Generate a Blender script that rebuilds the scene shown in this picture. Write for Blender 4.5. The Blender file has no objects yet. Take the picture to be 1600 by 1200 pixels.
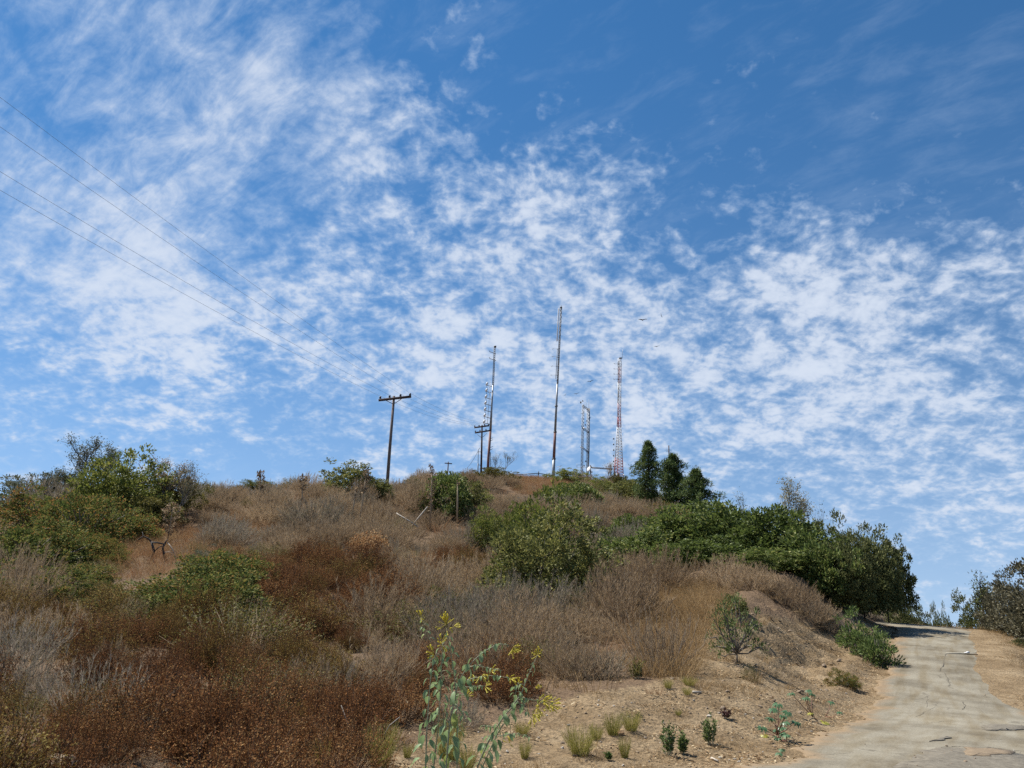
import bpy, math, random
import numpy as np
from mathutils import Vector, Matrix

SC = bpy.context.scene
COL = SC.collection
R = math.radians

# ------------------------------------------------------------------ camera
FPX = 1200.0                       # focal length in pixels of a 1600 px wide picture
PITCH, ROLL = R(16.0), R(2.4)
EYE = np.array([0.0, 0.0, 1.6])
Fw = np.array([0, math.cos(PITCH), math.sin(PITCH)])
Up0 = np.array([0, -math.sin(PITCH), math.cos(PITCH)])
Rt0 = np.array([1.0, 0, 0])
RT = Rt0 * math.cos(ROLL) + Up0 * math.sin(ROLL)
UP = Up0 * math.cos(ROLL) - Rt0 * math.sin(ROLL)
cam = bpy.data.cameras.new('camera')
cam.sensor_fit = 'HORIZONTAL'
cam.sensor_width = 36.0
cam.lens = 36.0 * FPX / 1600.0
cam.clip_start, cam.clip_end = 0.1, 6000
camo = bpy.data.objects.new('camera', cam)
COL.objects.link(camo)
M = Matrix.Identity(4)
for i in range(3):
    M[i][0], M[i][1], M[i][2], M[i][3] = RT[i], UP[i], -Fw[i], EYE[i]
camo.matrix_world = M
SC.camera = camo


def ray(px, py):
    return Fw + RT * ((px - 800) / FPX) + UP * ((600 - py) / FPX)


def at(px, py, y):                 # the world point seen at a pixel of the photograph, y metres ahead
    d = ray(px, py)
    return EYE + d * (y / d[1])


def project(P):
    v = np.asarray(P, float) - EYE
    zc = v @ Fw
    zc = np.where(np.abs(zc) < 1e-6, 1e-6, zc)
    return 800 + FPX * (v @ RT) / zc, 600 - FPX * (v @ UP) / zc, zc


# ------------------------------------------------------------------ sky, clouds, sun
SUN_EL = R(57)
SHADOW = np.array([0.86, -0.51])   # the way shadows fall on level ground
SHADOW = SHADOW / np.linalg.norm(SHADOW)
SUNDIR = np.array([-SHADOW[0] * math.cos(SUN_EL), -SHADOW[1] * math.cos(SUN_EL), math.sin(SUN_EL)])
SUN_ROT = math.atan2(SUNDIR[0], SUNDIR[1])
SKY_STRENGTH, SUN_STRENGTH, EXPOSURE = 0.10, 5.0, 0.80

w = bpy.data.worlds.new('World')
SC.world = w
w.use_nodes = True
nt = w.node_tree
nt.nodes.clear()
N, L = nt.nodes.new, nt.links.new
out = N('ShaderNodeOutputWorld')
bg = N('ShaderNodeBackground')
bg.inputs['Strength'].default_value = SKY_STRENGTH
L(bg.outputs[0], out.inputs[0])
sky = N('ShaderNodeTexSky')
sky.sky_type = 'NISHITA'
sky.sun_disc = False
sky.sun_elevation = SUN_EL
sky.sun_rotation = SUN_ROT
sky.altitude = 300
sky.air_density, sky.dust_density, sky.ozone_density = 1.0, 0.0, 5.0
tc = N('ShaderNodeTexCoord')


def vm(op, a, b=None):
    n = N('ShaderNodeVectorMath'); n.operation = op
    for k, v in enumerate((a, b)):
        if v is None: continue
        if isinstance(v, bpy.types.NodeSocket): L(v, n.inputs[k])
        else: n.inputs[k].default_value = v
    return n.outputs['Value'] if op in ('DOT_PRODUCT', 'LENGTH') else n.outputs[0]


def mm(op, a, b=None, c=None, clamp=False):
    n = N('ShaderNodeMath'); n.operation = op; n.use_clamp = clamp
    for k, v in enumerate((a, b, c)):
        if v is None: continue
        if isinstance(v, bpy.types.NodeSocket): L(v, n.inputs[k])
        else: n.inputs[k].default_value = v
    return n.outputs[0]


def mr(v, a, b, c, d):
    n = N('ShaderNodeMapRange'); n.interpolation_type = 'SMOOTHSTEP'
    L(v, n.inputs[0])
    for k, q in enumerate((a, b, c, d)): n.inputs[k + 1].default_value = q
    return n.outputs[0]


def noise(vec, scale, detail, rough, dist=0.0, lac=2.0):
    n = N('ShaderNodeTexNoise'); n.noise_dimensions = '3D'
    L(vec, n.inputs['Vector'])
    n.inputs['Scale'].default_value = scale
    n.inputs['Detail'].default_value = detail
    n.inputs['Roughness'].default_value = rough
    n.inputs['Distortion'].default_value = dist
    n.inputs['Lacunarity'].default_value = lac
    return n.outputs[0]


D = vm('NORMALIZE', tc.outputs['Generated'])
sep = N('ShaderNodeSeparateXYZ'); L(D, sep.inputs[0])
zz = mm('MAXIMUM', sep.outputs[2], 0.0)
den = mm('ADD', zz, 0.42)
inv = mm('DIVIDE', 1.0, den)
sc = N('ShaderNodeVectorMath'); sc.operation = 'SCALE'
L(D, sc.inputs[0]); L(inv, sc.inputs['Scale'])
flat = vm('MULTIPLY', sc.outputs[0], (1, 1, 0.0))          # the cloud layer seen from below
# cover: broad fields of the layer, thick to the left, open to the upper right
cover = None
FIELDS = [  # px, py, radius px, weight
    (60, 120, 420, 0.10), (300, 250, 330, 0.16), (20, 330, 330, 0.10), (400, 50, 200, 0.16), (480, 220, 160, 0.14),
    (100, 540, 300, 0.30), (330, 480, 220, 0.16), (300, 640, 260, 0.14), (620, 560, 300, 0.24), (880, 480, 280, 0.28), (1080, 560, 300, 0.32),
    (1420, 500, 300, 0.42), (1290, 390, 160, 0.22), (1580, 620, 300, 0.20), (700, 660, 240, 0.18), (1000, 660, 240, 0.14),
    (560, 440, 200, 0.14), (1250, 60, 480, -0.42), (850, 20, 330, -0.36), (1580, 160, 380, -0.30),
    (740, 240, 120, 0.20), (900, 290, 130, 0.24), (580, 200, 120, 0.22), (650, 150, 150, 0.22), (960, 200, 130, 0.26), (720, 110, 80, 0.16), (1190, 190, 100, 0.16), (800, 330, 200, 0.12), (1100, 260, 120, 0.10), (450, 350, 90, -0.20), (130, 690, 170, -0.16), (420, 720, 170, -0.10),
    (1190, 320, 110, 0.22), (1300, 800, 500, 0.10), (820, 360, 160, 0.12)]
for px, py, rad, wt in FIELDS:
    d = ray(px, py); d = d / np.linalg.norm(d)
    dp = vm('DOT_PRODUCT', D, tuple(d))
    f = mr(dp, math.cos(math.atan(rad / FPX)), 1.0, 0.0, wt)
    cover = f if cover is None else mm('ADD', cover, f)
warp = N('ShaderNodeTexNoise'); warp.inputs['Scale'].default_value = 9.0; warp.inputs['Detail'].default_value = 3
L(flat, warp.inputs['Vector'])
flatw = vm('ADD', flat, vm('MULTIPLY', vm('SUBTRACT', warp.outputs[1], (0.5, 0.5, 0.5)), (0.035, 0.035, 0)))
big = noise(flat, 3.0, 3, 0.5, 0.3)
puff = noise(flatw, 25.0, 4, 0.52, 0.0)
fine = noise(flatw, 80.0, 6, 0.6, 0.0)
rot = N('ShaderNodeVectorRotate'); rot.rotation_type = 'Z_AXIS'; rot.inputs['Angle'].default_value = R(38)
L(flat, rot.inputs['Vector'])
streak = noise(vm('MULTIPLY', rot.outputs[0], (4.0, 9.0, 1)), 2.8, 9, 0.64, 0.35)
ld = ray(150, 40); ld = ld / np.linalg.norm(ld)
wispy = mr(vm('DOT_PRODUCT', D, tuple(ld)), math.cos(R(22)), math.cos(R(7)), 0.0, 0.75)
mixn = N('ShaderNodeMix'); mixn.data_type = 'FLOAT'
L(wispy, mixn.inputs[0])
mid_ = noise(flatw, 10.0, 3, 0.5, 0.0)
base = mm('ADD', mm('ADD', mm('MULTIPLY', mm('SUBTRACT', puff, 0.5), 2.1), mm('MULTIPLY', mm('SUBTRACT', mid_, 0.5), 1.7)), mm('MULTIPLY', mm('SUBTRACT', fine, 0.5), 1.1))
L(base, mixn.inputs[2]); L(mm('MULTIPLY', mm('SUBTRACT', streak, 0.5), 2.6), mixn.inputs[3])
val = mm('ADD', mixn.outputs[0], mm('MULTIPLY', mm('SUBTRACT', big, 0.5), 1.2))
val = mm('ADD', val, cover)
dens = mm('ADD', mr(val, -0.16, 0.98, 0.0, 0.66), mr(val, 0.35, 1.4, 0.0, 0.28))
thin = mr(mm('ADD', mm('MULTIPLY', streak, 0.6), mm('MULTIPLY', big, 0.4)), 0.46, 0.72, 0.0, 0.16)      # faint high wisps over the open blue
dens = mm('MAXIMUM', dens, thin)
veil = mm('MULTIPLY', mm('POWER', mm('SUBTRACT', 1.0, zz), 4.5), 0.62)
dens = mm('ADD', dens, mm('MULTIPLY', veil, mm('SUBTRACT', 1.0, dens)))
cloudc = N('ShaderNodeMix'); cloudc.data_type = 'RGBA'
L(mr(val, 0.2, 0.9, 0.0, 1.0), cloudc.inputs[0])
cloudc.inputs[6].default_value = (3.25, 4.05, 5.2, 1)
cloudc.inputs[7].default_value = (4.05, 4.5, 5.25, 1)
skm = N('ShaderNodeMix'); skm.data_type = 'RGBA'
L(vm('NORMALIZE', vm('ADD', D, (0, 0, 0.14))), sky.inputs[0])
hs = N('ShaderNodeHueSaturation'); hs.inputs['Hue'].default_value = 0.495; hs.inputs['Saturation'].default_value = 1.20; hs.inputs['Value'].default_value = 0.72
L(sky.outputs[0], hs.inputs['Color'])
L(dens, skm.inputs[0]); L(hs.outputs[0], skm.inputs[6]); L(cloudc.outputs[2], skm.inputs[7])
L(skm.outputs[2], bg.inputs[0])
w.cycles.sampling_method = 'MANUAL'
w.cycles.sample_map_resolution = 512

sun = bpy.data.lights.new('sun', 'SUN')
sun.energy = SUN_STRENGTH
sun.angle = R(0.55)
sun.color = (1.0, 0.955, 0.88)
suno = bpy.data.objects.new('sun', sun)
COL.objects.link(suno)
suno.location = (-30, 20, 60)
suno.rotation_euler = Vector(-SUNDIR).to_track_quat('-Z', 'Y').to_euler()

vs = SC.view_settings
vs.view_transform, vs.look, vs.exposure, vs.gamma, vs.use_curve_mapping = 'Standard', 'None', EXPOSURE, 1.0, False
SC.display_settings.display_device = 'sRGB'
cy = SC.cycles
cy.max_bounces, cy.diffuse_bounces, cy.glossy_bounces = 5, 3, 2
cy.transmission_bounces, cy.transparent_max_bounces = 3, 4
cy.use_denoising = False

# ------------------------------------------------------------------ helpers
rng = np.random.default_rng(7)
random.seed(7)


def tag(o, label=None, cat=None, group=None, kind=None):
    for k, v in (('label', label), ('category', cat), ('group', group), ('kind', kind)):
        if v: o[k] = v
    return o


def link(o, parent=None):
    COL.objects.link(o)
    if parent is not None: o.parent = parent
    return o


def mesh_np(name, V, F4=None, F3=None, mat=None, smooth=False, mats=None, midx=None):
    V = np.asarray(V, np.float32).reshape(-1, 3)
    F4 = np.zeros((0, 4), np.int32) if F4 is None else np.asarray(F4, np.int32).reshape(-1, 4)
    F3 = np.zeros((0, 3), np.int32) if F3 is None else np.asarray(F3, np.int32).reshape(-1, 3)
    me = bpy.data.meshes.new(name)
    me.vertices.add(len(V)); me.vertices.foreach_set('co', V.ravel())
    nl = F4.size + F3.size
    me.loops.add(nl)
    me.loops.foreach_set('vertex_index', np.concatenate([F4.ravel(), F3.ravel()]).astype(np.int32))
    me.polygons.add(len(F4) + len(F3))
    tot = np.concatenate([np.full(len(F4), 4), np.full(len(F3), 3)]).astype(np.int32)
    st = np.concatenate([[0], np.cumsum(tot)[:-1]]).astype(np.int32) if len(tot) else tot
    me.polygons.foreach_set('loop_start', st)
    if smooth: me.polygons.foreach_set('use_smooth', np.ones(len(tot), bool))
    if mat is not None: me.materials.append(mat)
    for m in mats or (): me.materials.append(m)
    if midx is not None: me.polygons.foreach_set('material_index', np.asarray(midx, np.int32))
    me.update(calc_edges=True)
    return me


class MB:                           # collects tubes, boxes, blades; builds one mesh object
    def __init__(s): s.V, s.Q, s.T, s.n = [], [], [], 0

    def add(s, V, Q=None, T=None):
        V = np.asarray(V, float).reshape(-1, 3)
        if Q is not None and len(Q): s.Q.append(np.asarray(Q, int).reshape(-1, 4) + s.n)
        if T is not None and len(T): s.T.append(np.asarray(T, int).reshape(-1, 3) + s.n)
        s.V.append(V); s.n += len(V)

    def tube(s, pts, rad, k=6, cap=True):
        pts = np.asarray(pts, float); n = len(pts)
        rad = np.broadcast_to(np.asarray(rad, float), (n,))
        t = np.gradient(pts, axis=0); t /= np.linalg.norm(t, axis=1, keepdims=True) + 1e-12
        ref = np.array([0, 0, 1.0]) if abs(t[0][2]) < 0.9 else np.array([1.0, 0, 0])
        a = np.cross(t, ref); a /= np.linalg.norm(a, axis=1, keepdims=True) + 1e-12
        b = np.cross(t, a)
        th = np.arange(k) * 2 * math.pi / k
        V = pts[:, None] + rad[:, None, None] * (a[:, None] * np.cos(th)[None, :, None] + b[:, None] * np.sin(th)[None, :, None])
        i, j = np.meshgrid(np.arange(n - 1), np.arange(k), indexing='ij')
        j2 = (j + 1) % k
        Q = np.stack([i * k + j, i * k + j2, (i + 1) * k + j2, (i + 1) * k + j], -1).reshape(-1, 4)
        T = []
        V = V.reshape(-1, 3)
        if cap:
            V = np.vstack([V, pts[0], pts[-1]])
            for q in range(k):
                T.append((n * k, (q + 1) % k, q)); T.append((n * k + 1, (n - 1) * k + q, (n - 1) * k + (q + 1) % k))
        s.add(V, Q, T)

    def bar(s, a, b, r, k=5): s.tube([a, b], r, k)

    def box(s, c, size, ax=None):
        c = np.asarray(c, float); h = np.asarray(size, float) / 2
        ax = np.eye(3) if ax is None else np.asarray(ax, float)
        V = [c + ax[0] * x * h[0] + ax[1] * y * h[1] + ax[2] * z * h[2] for x in (-1, 1) for y in (-1, 1) for z in (-1, 1)]
        s.add(V, [(0, 1, 3, 2), (4, 6, 7, 5), (0, 4, 5, 1), (2, 3, 7, 6), (0, 2, 6, 4), (1, 5, 7, 3)])

    def lathe(s, c, ax, prof, k=12):    # prof: (distance along axis, radius)
        ax = np.asarray(ax, float); ax /= np.linalg.norm(ax)
        pts = [np.asarray(c, float) + ax * d for d, _ in prof]
        ref = np.array([0, 0, 1.0]) if abs(ax[2]) < 0.9 else np.array([1.0, 0, 0])
        a = np.cross(ax, ref); a /= np.linalg.norm(a); b = np.cross(ax, a)
        V = []
        for p, (_, r) in zip(pts, prof):
            for q in range(k):
                th = q * 2 * math.pi / k
                V.append(p + r * (a * math.cos(th) + b * math.sin(th)))
        Q = [(i * k + j, i * k + (j + 1) % k, (i + 1) * k + (j + 1) % k, (i + 1) * k + j) for i in range(len(prof) - 1) for j in range(k)]
        s.add(V, Q)

    def mesh(s, name, mat, smooth=False):
        V = np.vstack(s.V) if s.V else np.zeros((0, 3))
        return mesh_np(name, V, np.vstack(s.Q) if s.Q else None, np.vstack(s.T) if s.T else None, mat, smooth)

    def build(s, name, mat, parent=None, smooth=False):
        return link(bpy.data.objects.new(name, s.mesh(name, mat, smooth)), parent)


def empty(name, loc=(0, 0, 0), rz=0):
    o = bpy.data.objects.new(name, None)
    o.location = loc; o.rotation_euler = (0, 0, rz); o.empty_display_size = 0.3
    return link(o)


# ------------------------------------------------------------------ materials
def newmat(name):
    m = bpy.data.materials.new(name); m.use_nodes = True
    t = m.node_tree; t.nodes.clear()
    o = t.nodes.new('ShaderNodeOutputMaterial')
    return m, t, t.nodes.new, t.links.new, o


def ramp(t, stops, interp='LINEAR'):
    r = t.nodes.new('ShaderNodeValToRGB'); r.color_ramp.interpolation = interp
    e = r.color_ramp.elements
    while len(e) < len(stops): e.new(0.5)
    for q, (p, c) in zip(e, stops): q.position = p; q.color = (*c, 1)
    return r


def leafmat(name, stops, trans=0.3, rough=0.55, spec=0.3, patch=0.0, vary=0.25, ramp_scale=0.0):
    """colours run per leaf; each plant drifts a little; optional tint by broad patches of the plant itself"""
    m, t, n, l, o = newmat(name)
    g = n('ShaderNodeNewGeometry')
    r = ramp(t, stops)
    oi = n('ShaderNodeObjectInfo')
    a = n('ShaderNodeMath'); a.operation = 'MULTIPLY_ADD'
    l(oi.outputs['Random'], a.inputs[0]); a.inputs[1].default_value = vary; a.inputs[2].default_value = -vary / 2
    b = n('ShaderNodeMath'); b.operation = 'ADD'; b.use_clamp = True
    l(g.outputs['Random Per Island'], b.inputs[0]); l(a.outputs[0], b.inputs[1])
    last = b.outputs[0]
    if patch:
        tcn = n('ShaderNodeTexCoord'); ns = n('ShaderNodeTexNoise'); ns.inputs['Scale'].default_value = 1.3
        l(tcn.outputs['Object'], ns.inputs['Vector'])
        c = n('ShaderNodeMath'); c.operation = 'MULTIPLY_ADD'; l(ns.outputs[0], c.inputs[0]); c.inputs[1].default_value = patch * 2; c.inputs[2].default_value = -patch
        d = n('ShaderNodeMath'); d.operation = 'ADD'; d.use_clamp = True; l(last, d.inputs[0]); l(c.outputs[0], d.inputs[1]); last = d.outputs[0]
    l(last, r.inputs[0])
    p = n('ShaderNodeBsdfPrincipled'); p.inputs['Roughness'].default_value = rough
    p.inputs['Specular IOR Level'].default_value = spec
    l(r.outputs[0], p.inputs['Base Color'])
    if trans > 0:
        tr = n('ShaderNodeBsdfTranslucent'); l(r.outputs[0], tr.inputs[0])
        mx = n('ShaderNodeMixShader'); mx.inputs[0].default_value = trans
        l(p.outputs[0], mx.inputs[1]); l(tr.outputs[0], mx.inputs[2]); l(mx.outputs[0], o.inputs[0])
    else:
        l(p.outputs[0], o.inputs[0])
    return m


def solid(name, c1, c2=None, scale=6.0, rough=0.7, metal=0.0, stretch=(1, 1, 1), bump=0.0, spec=0.4):
    m, t, n, l, o = newmat(name)
    p = n('ShaderNodeBsdfPrincipled'); p.inputs['Roughness'].default_value = rough; p.inputs['Metallic'].default_value = metal
    p.inputs['Specular IOR Level'].default_value = spec
    tcn = n('ShaderNodeTexCoord'); mp = n('ShaderNodeMapping'); mp.inputs['Scale'].default_value = stretch
    l(tcn.outputs['Object'], mp.inputs[0])
    ns = n('ShaderNodeTexNoise'); ns.inputs['Scale'].default_value = scale; ns.inputs['Detail'].default_value = 5
    ns.inputs['Roughness'].default_value = 0.65
    l(mp.outputs[0], ns.inputs['Vector'])
    r = ramp(t, [(0.3, c1), (0.7, c2 or tuple(min(1, v * 1.3) for v in c1))])
    l(ns.outputs[0], r.inputs[0]); l(r.outputs[0], p.inputs['Base Color'])
    if bump:
        bp = n('ShaderNodeBump'); bp.inputs['Strength'].default_value = bump; bp.inputs['Distance'].default_value = 0.02
        l(ns.outputs[0], bp.inputs['Height']); l(bp.outputs[0], p.inputs['Normal'])
    l(p.outputs[0], o.inputs[0])
    return m


# ------------------------------------------------------------------ the lie of the land
def flat_at(px, py, z=0.0):
    d = ray(px, py); k = (z - EYE[2]) / d[2]
    return EYE + d * k


CTRL = []
for px, py, y in [
    (100, 1000, 16), (100, 900, 27), (100, 840, 37), (60, 800, 46), (170, 790, 49), (-300, 830, 40), (-300, 950, 22), (300, 783, 60), (240, 840, 40),
    (250, 900, 27), (250, 1000, 16.5), (300, 1090, 11.8), (30, 1100, 10.6), (600, 1100, 12.2),
    (430, 777, 68), (500, 1010, 16.5), (500, 920, 26), (500, 860, 37), (500, 810, 50), (520, 772, 64), (603, 772, 66), (655, 756, 92),
    (690, 870, 38), (690, 800, 62), (690, 940, 27), (690, 1020, 17.5),
    (760, 748, 120), (800, 1080, 13.6), (800, 1000, 19.5), (800, 930, 29), (800, 880, 41), (800, 830, 60), (800, 790, 84), (850, 757, 122),
    (900, 758, 126), (965, 765, 126), (1000, 1100, 12.2), (1000, 1050, 15.5), (1000, 960, 25), (1000, 900, 36), (1000, 850, 54), (1000, 815, 82), (1020, 790, 105),
    (1100, 1050, 15.0), (1100, 1000, 18.2), (1100, 940, 23.5), (1100, 900, 29.5), (1100, 860, 39), (1110, 835, 60), (1080, 815, 80),
    (1200, 1090, 12.8), (1200, 1030, 16.3), (1200, 970, 20.8), (1200, 930, 24.5), (1200, 890, 30), (1210, 870, 40),
    (1300, 1050, 16.8), (1300, 1005, 20.5), (1300, 958, 24.5), (1300, 925, 28.5), (1305, 915, 34),
    (1346, 1045, 19.4), (1347, 1000, 23.5), (1352, 968, 27.5), (1350, 950, 32), (1250, 965, 22.5)]:
    CTRL.append(at(px, py, y))
for px, py, y, dz, dy in [(60, 800, 46, -5, 25), (-300, 830, 40, -6, 30), (300, 783, 60, -4, 25), (430, 777, 68, -3, 25), (520, 772, 64, -0.5, 20), (850, 750, 122, -6, 40), (700, 752, 110, -4, 30), (1000, 775, 116, -7, 40),]:
    p = at(px, py, y) + np.array([0, dy, dz]); CTRL.append(p)
for x, y in [(-12, 8), (-6, 9), (-2, 9), (1.5, 10), (3, 11.3), (-3, 4), (3, 4), (-10, 3), (10, 3), (0, -5), (-20, -8), (20, -8), (7, 8), (-20, 4), (14, 8)]:
    CTRL.append(np.array([x, y, 0.0]))
CTRL += [np.array(p, float) for p in [(-60, 20, 2), (-80, 60, 4), (-60, 110, 0), (-90, 0, 0), (0, 180, 6), (60, 160, -4), (70, 110, -6), (45, 62, -5), (-20, 140, 8),
                                      (-50, -60, -2), (50, -60, -3), (60, 20, -8), (30, 20, -3.2), (24, 34, -2.5), (30, 45, -4)]]
# the road: paved strip, one lane, seen first flat and then climbing to the bend
ROADPX = [(1235, 1198, 1640, 1330, 8.5, 0.0), (1345, 1092, 1592, 1092, 15.2, 0.02), (1366, 1056, 1556, 1056, 19, 0.26), (1379, 1030, 1540, 1030, 22.5, 0.62), (1389, 1003, 1531, 1003, 27, 1.0), (1386, 985, 1505, 985, 31.5, 1.34)]
LE, RE = [], []
for lx, ly, rx, ry, y, z in ROADPX:
    LE.append(np.array([at(lx, 900, y)[0], y, z])); RE.append(np.array([at(rx, 900, y)[0], y, z]))
LE[0] = flat_at(1275, 1150); RE[0] = np.array([8.3, 9.0, 0.0])
LE = [np.array([-0.6, -9, 0.0]), np.array([0.5, 3.5, 0.0]), flat_at(1150, 1214), flat_at(1215, 1192)] + LE
RE = [np.array([7.4, -9, 0.0]), np.array([8.2, -2.0, 0.0]), np.array([8.4, 3.0, 0.0]), np.array([8.4, 6.5, 0.0])] + RE
# beyond the last seen point the road bends left round the hill
LE += [np.array([14.9, 35.0, 1.50]), np.array([16.2, 40.0, 1.3]), np.array([19.5, 50, 0.2]), np.array([24, 62, -2])]
RE += [np.array([18.0, 34.4, 1.45]), np.array([19.4, 39.0, 1.25]), np.array([22.6, 49, 0.1]), np.array([27, 61, -2.1])]


def catmull(P, m=14):
    P = np.array(P); Q = np.vstack([2 * P[0] - P[1], P, 2 * P[-1] - P[-2]])
    out_ = []
    for i in range(1, len(Q) - 2):
        for k in range(m):
            t = k / m
            a, b, c, d = Q[i - 1], Q[i], Q[i + 1], Q[i + 2]
            out_.append(0.5 * ((2 * b) + (c - a) * t + (2 * a - 5 * b + 4 * c - d) * t * t + (3 * b - a - 3 * c + d) * t ** 3))
    out_.append(P[-1])
    return np.array(out_)


LEc, REc = catmull(LE), catmull(RE)
MID = (LEc + REc) / 2
WID = np.linalg.norm((REc - LEc)[:, :2], axis=1)
# shoulder right of the road and the ground falling away beyond it
for k in range(58, len(MID), 9):
    r_ = REc[k]; l_ = LEc[k]
    n_ = (r_ - l_) / np.linalg.norm(r_ - l_)
    CTRL.append(r_ + n_ * 0.7 + np.array([0, 0, -0.03]))
    CTRL.append(r_ + n_ * (2.4 if k > 78 else 4.0) + np.array([0, 0, -0.35]))
    CTRL.append(r_ + n_ * 7 + np.array([0, 0, -2.2]))
    CTRL.append(MID[k]); CTRL.append(l_ - n_ * 0.15)
CTRL = np.array(CTRL)


def tps_fit(P, lam=0.004):
    X = P[:, :2] / 30.0; n = len(X)
    d2 = ((X[:, None] - X[None]) ** 2).sum(-1)
    K = -np.sqrt(d2 + 0.006) + lam * np.eye(n)
    A = np.zeros((n + 3, n + 3)); A[:n, :n] = K; A[:n, n] = 1; A[:n, n + 1:] = X; A[n, :n] = 1; A[n + 1:, :n] = X.T
    return np.linalg.solve(A, np.concatenate([P[:, 2], [0, 0, 0]])), X


TW, TX = tps_fit(CTRL)


def vnoise(x, y, seed=0):           # smooth value noise
    xi, yi = np.floor(x), np.floor(y); fx, fy = x - xi, y - yi
    fx = fx * fx * (3 - 2 * fx); fy = fy * fy * (3 - 2 * fy)

    def h(a, b):
        q = np.sin(a * 127.1 + b * 311.7 + seed * 74.7) * 43758.5453
        return q - np.floor(q)
    return (h(xi, yi) * (1 - fx) + h(xi + 1, yi) * fx) * (1 - fy) + (h(xi, yi + 1) * (1 - fx) + h(xi + 1, yi + 1) * fx) * fy


def fbm(x, y, oct=4, seed=0):
    s, a, tot = 0, 0.5, 0
    for k in range(oct):
        s = s + a * (vnoise(x * 2 ** k, y * 2 ** k, seed + k) - 0.5); tot += a; a *= 0.55
    return s / tot


def smooth(e0, e1, v):
    t = np.clip((v - e0) / (e1 - e0), 0, 1); return t * t * (3 - 2 * t)


def road_dist(x, y):
    """signed metres outside the paved strip (negative on it) and the road's height there"""
    x = np.asarray(x, float).ravel(); y = np.asarray(y, float).ravel()
    best = np.full(x.shape, 1e9); zr = np.zeros_like(x)
    for k in range(len(MID) - 1):
        a, b = MID[k, :2], MID[k + 1, :2]
        ab = b - a; t = np.clip(((x - a[0]) * ab[0] + (y - a[1]) * ab[1]) / (ab @ ab + 1e-9), 0, 1)
        wv = (WID[k] * (1 - t) + WID[k + 1] * t) / 2
        d = np.hypot(x - a[0] - ab[0] * t, y - a[1] - ab[1] * t) - wv
        m = d < best
        best = np.where(m, d, best); zr = np.where(m, MID[k, 2] * (1 - t) + MID[k + 1, 2] * t, zr)
    return best, zr


def height(x, y, detail=True):
    x = np.asarray(x, float); y = np.asarray(y, float); shp = x.shape
    x, y = x.ravel(), y.ravel()
    z = np.zeros_like(x)
    for s in range(0, len(x), 20000):
        q = np.stack([x[s:s + 20000], y[s:s + 20000]], 1) / 30.0
        d2 = ((q[:, None] - TX[None]) ** 2).sum(-1)
        K = -np.sqrt(d2 + 0.006)
        z[s:s + 20000] = K @ TW[:-3] + TW[-3] + q @ TW[-2:]
    far = np.hypot(x, y - 40)
    z = np.clip(z, -14, 30)
    z = z * (1 - smooth(110, 260, far)) + (-16.0) * smooth(110, 260, far) - 50 * smooth(300, 2600, far)
    rd, zr = road_dist(x, y)
    if detail:
        amp = smooth(0.3, 2.5, rd)
        z = z + amp * (0.30 * fbm(x * 0.30, y * 0.30, 3, 3) + 0.16 * fbm(x * 1.3, y * 1.3, 4, 9)) + smooth(0.0, 0.8, rd) * 0.05 * fbm(x * 5, y * 5, 3, 5)
        # the cut bank beside the road: undercut face, rills and crumbled ribs
        bank = smooth(4.5, 7.0, x) * smooth(13, 18, y) * (1 - smooth(33, 37, y)) * (x < 16) * smooth(0.3, 1.0, rd) * (1 - smooth(3.6, 5.2, rd))
        lip = 3.0 + 1.1 * fbm(y * .35, x * 0, 3, 61)
        z = z + bank * (-0.30 * np.exp(-((rd - 1.6) / .8) ** 2) + 0.24 * np.exp(-((rd - lip - .3) / .7) ** 2))
        rill = 1 - np.abs(fbm(y * 0.9 + rd * .35, rd * 0.22, 3, 21)) * 3.2
        z = z - bank * 0.30 * np.clip(rill, 0, 1) ** 2 - bank * 0.16 * np.clip(1 - np.abs(fbm(y * 3.1 + rd * .8, rd * .5, 3, 27)) * 3, 0, 1) + bank * 0.16 * fbm(x * 4, y * 4, 3, 33)
    k = smooth(0.0, 1.0, rd)
    z = np.where(rd < 1.0, (zr - 0.016) * (1 - k) + z * k, z)
    return z.reshape(shp)


_S = np.concatenate([np.linspace(2.5, 40, 380), np.linspace(40.1, 200, 500)])


def ground(px, py):                 # the ground seen at a pixel (first hit)
    d = ray(px, py); d = d / np.linalg.norm(d)
    P = EYE + d[None] * _S[:, None]
    h = P[:, 2] - height(P[:, 0], P[:, 1], False)
    i = np.argmax(h < 0)
    if h[i] >= 0: i = int(np.argmin(np.where(_S > 12, h / _S, 9)))
    p = P[i].copy(); p[2] = float(height(p[:1], p[1:2])[0])
    return p


def on_ground(px, y):               # ground point in the picture column px, y metres ahead
    x = at(px, 850, y)[0]
    return np.array([x, y, float(height(np.array([x]), np.array([y]))[0])])

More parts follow.
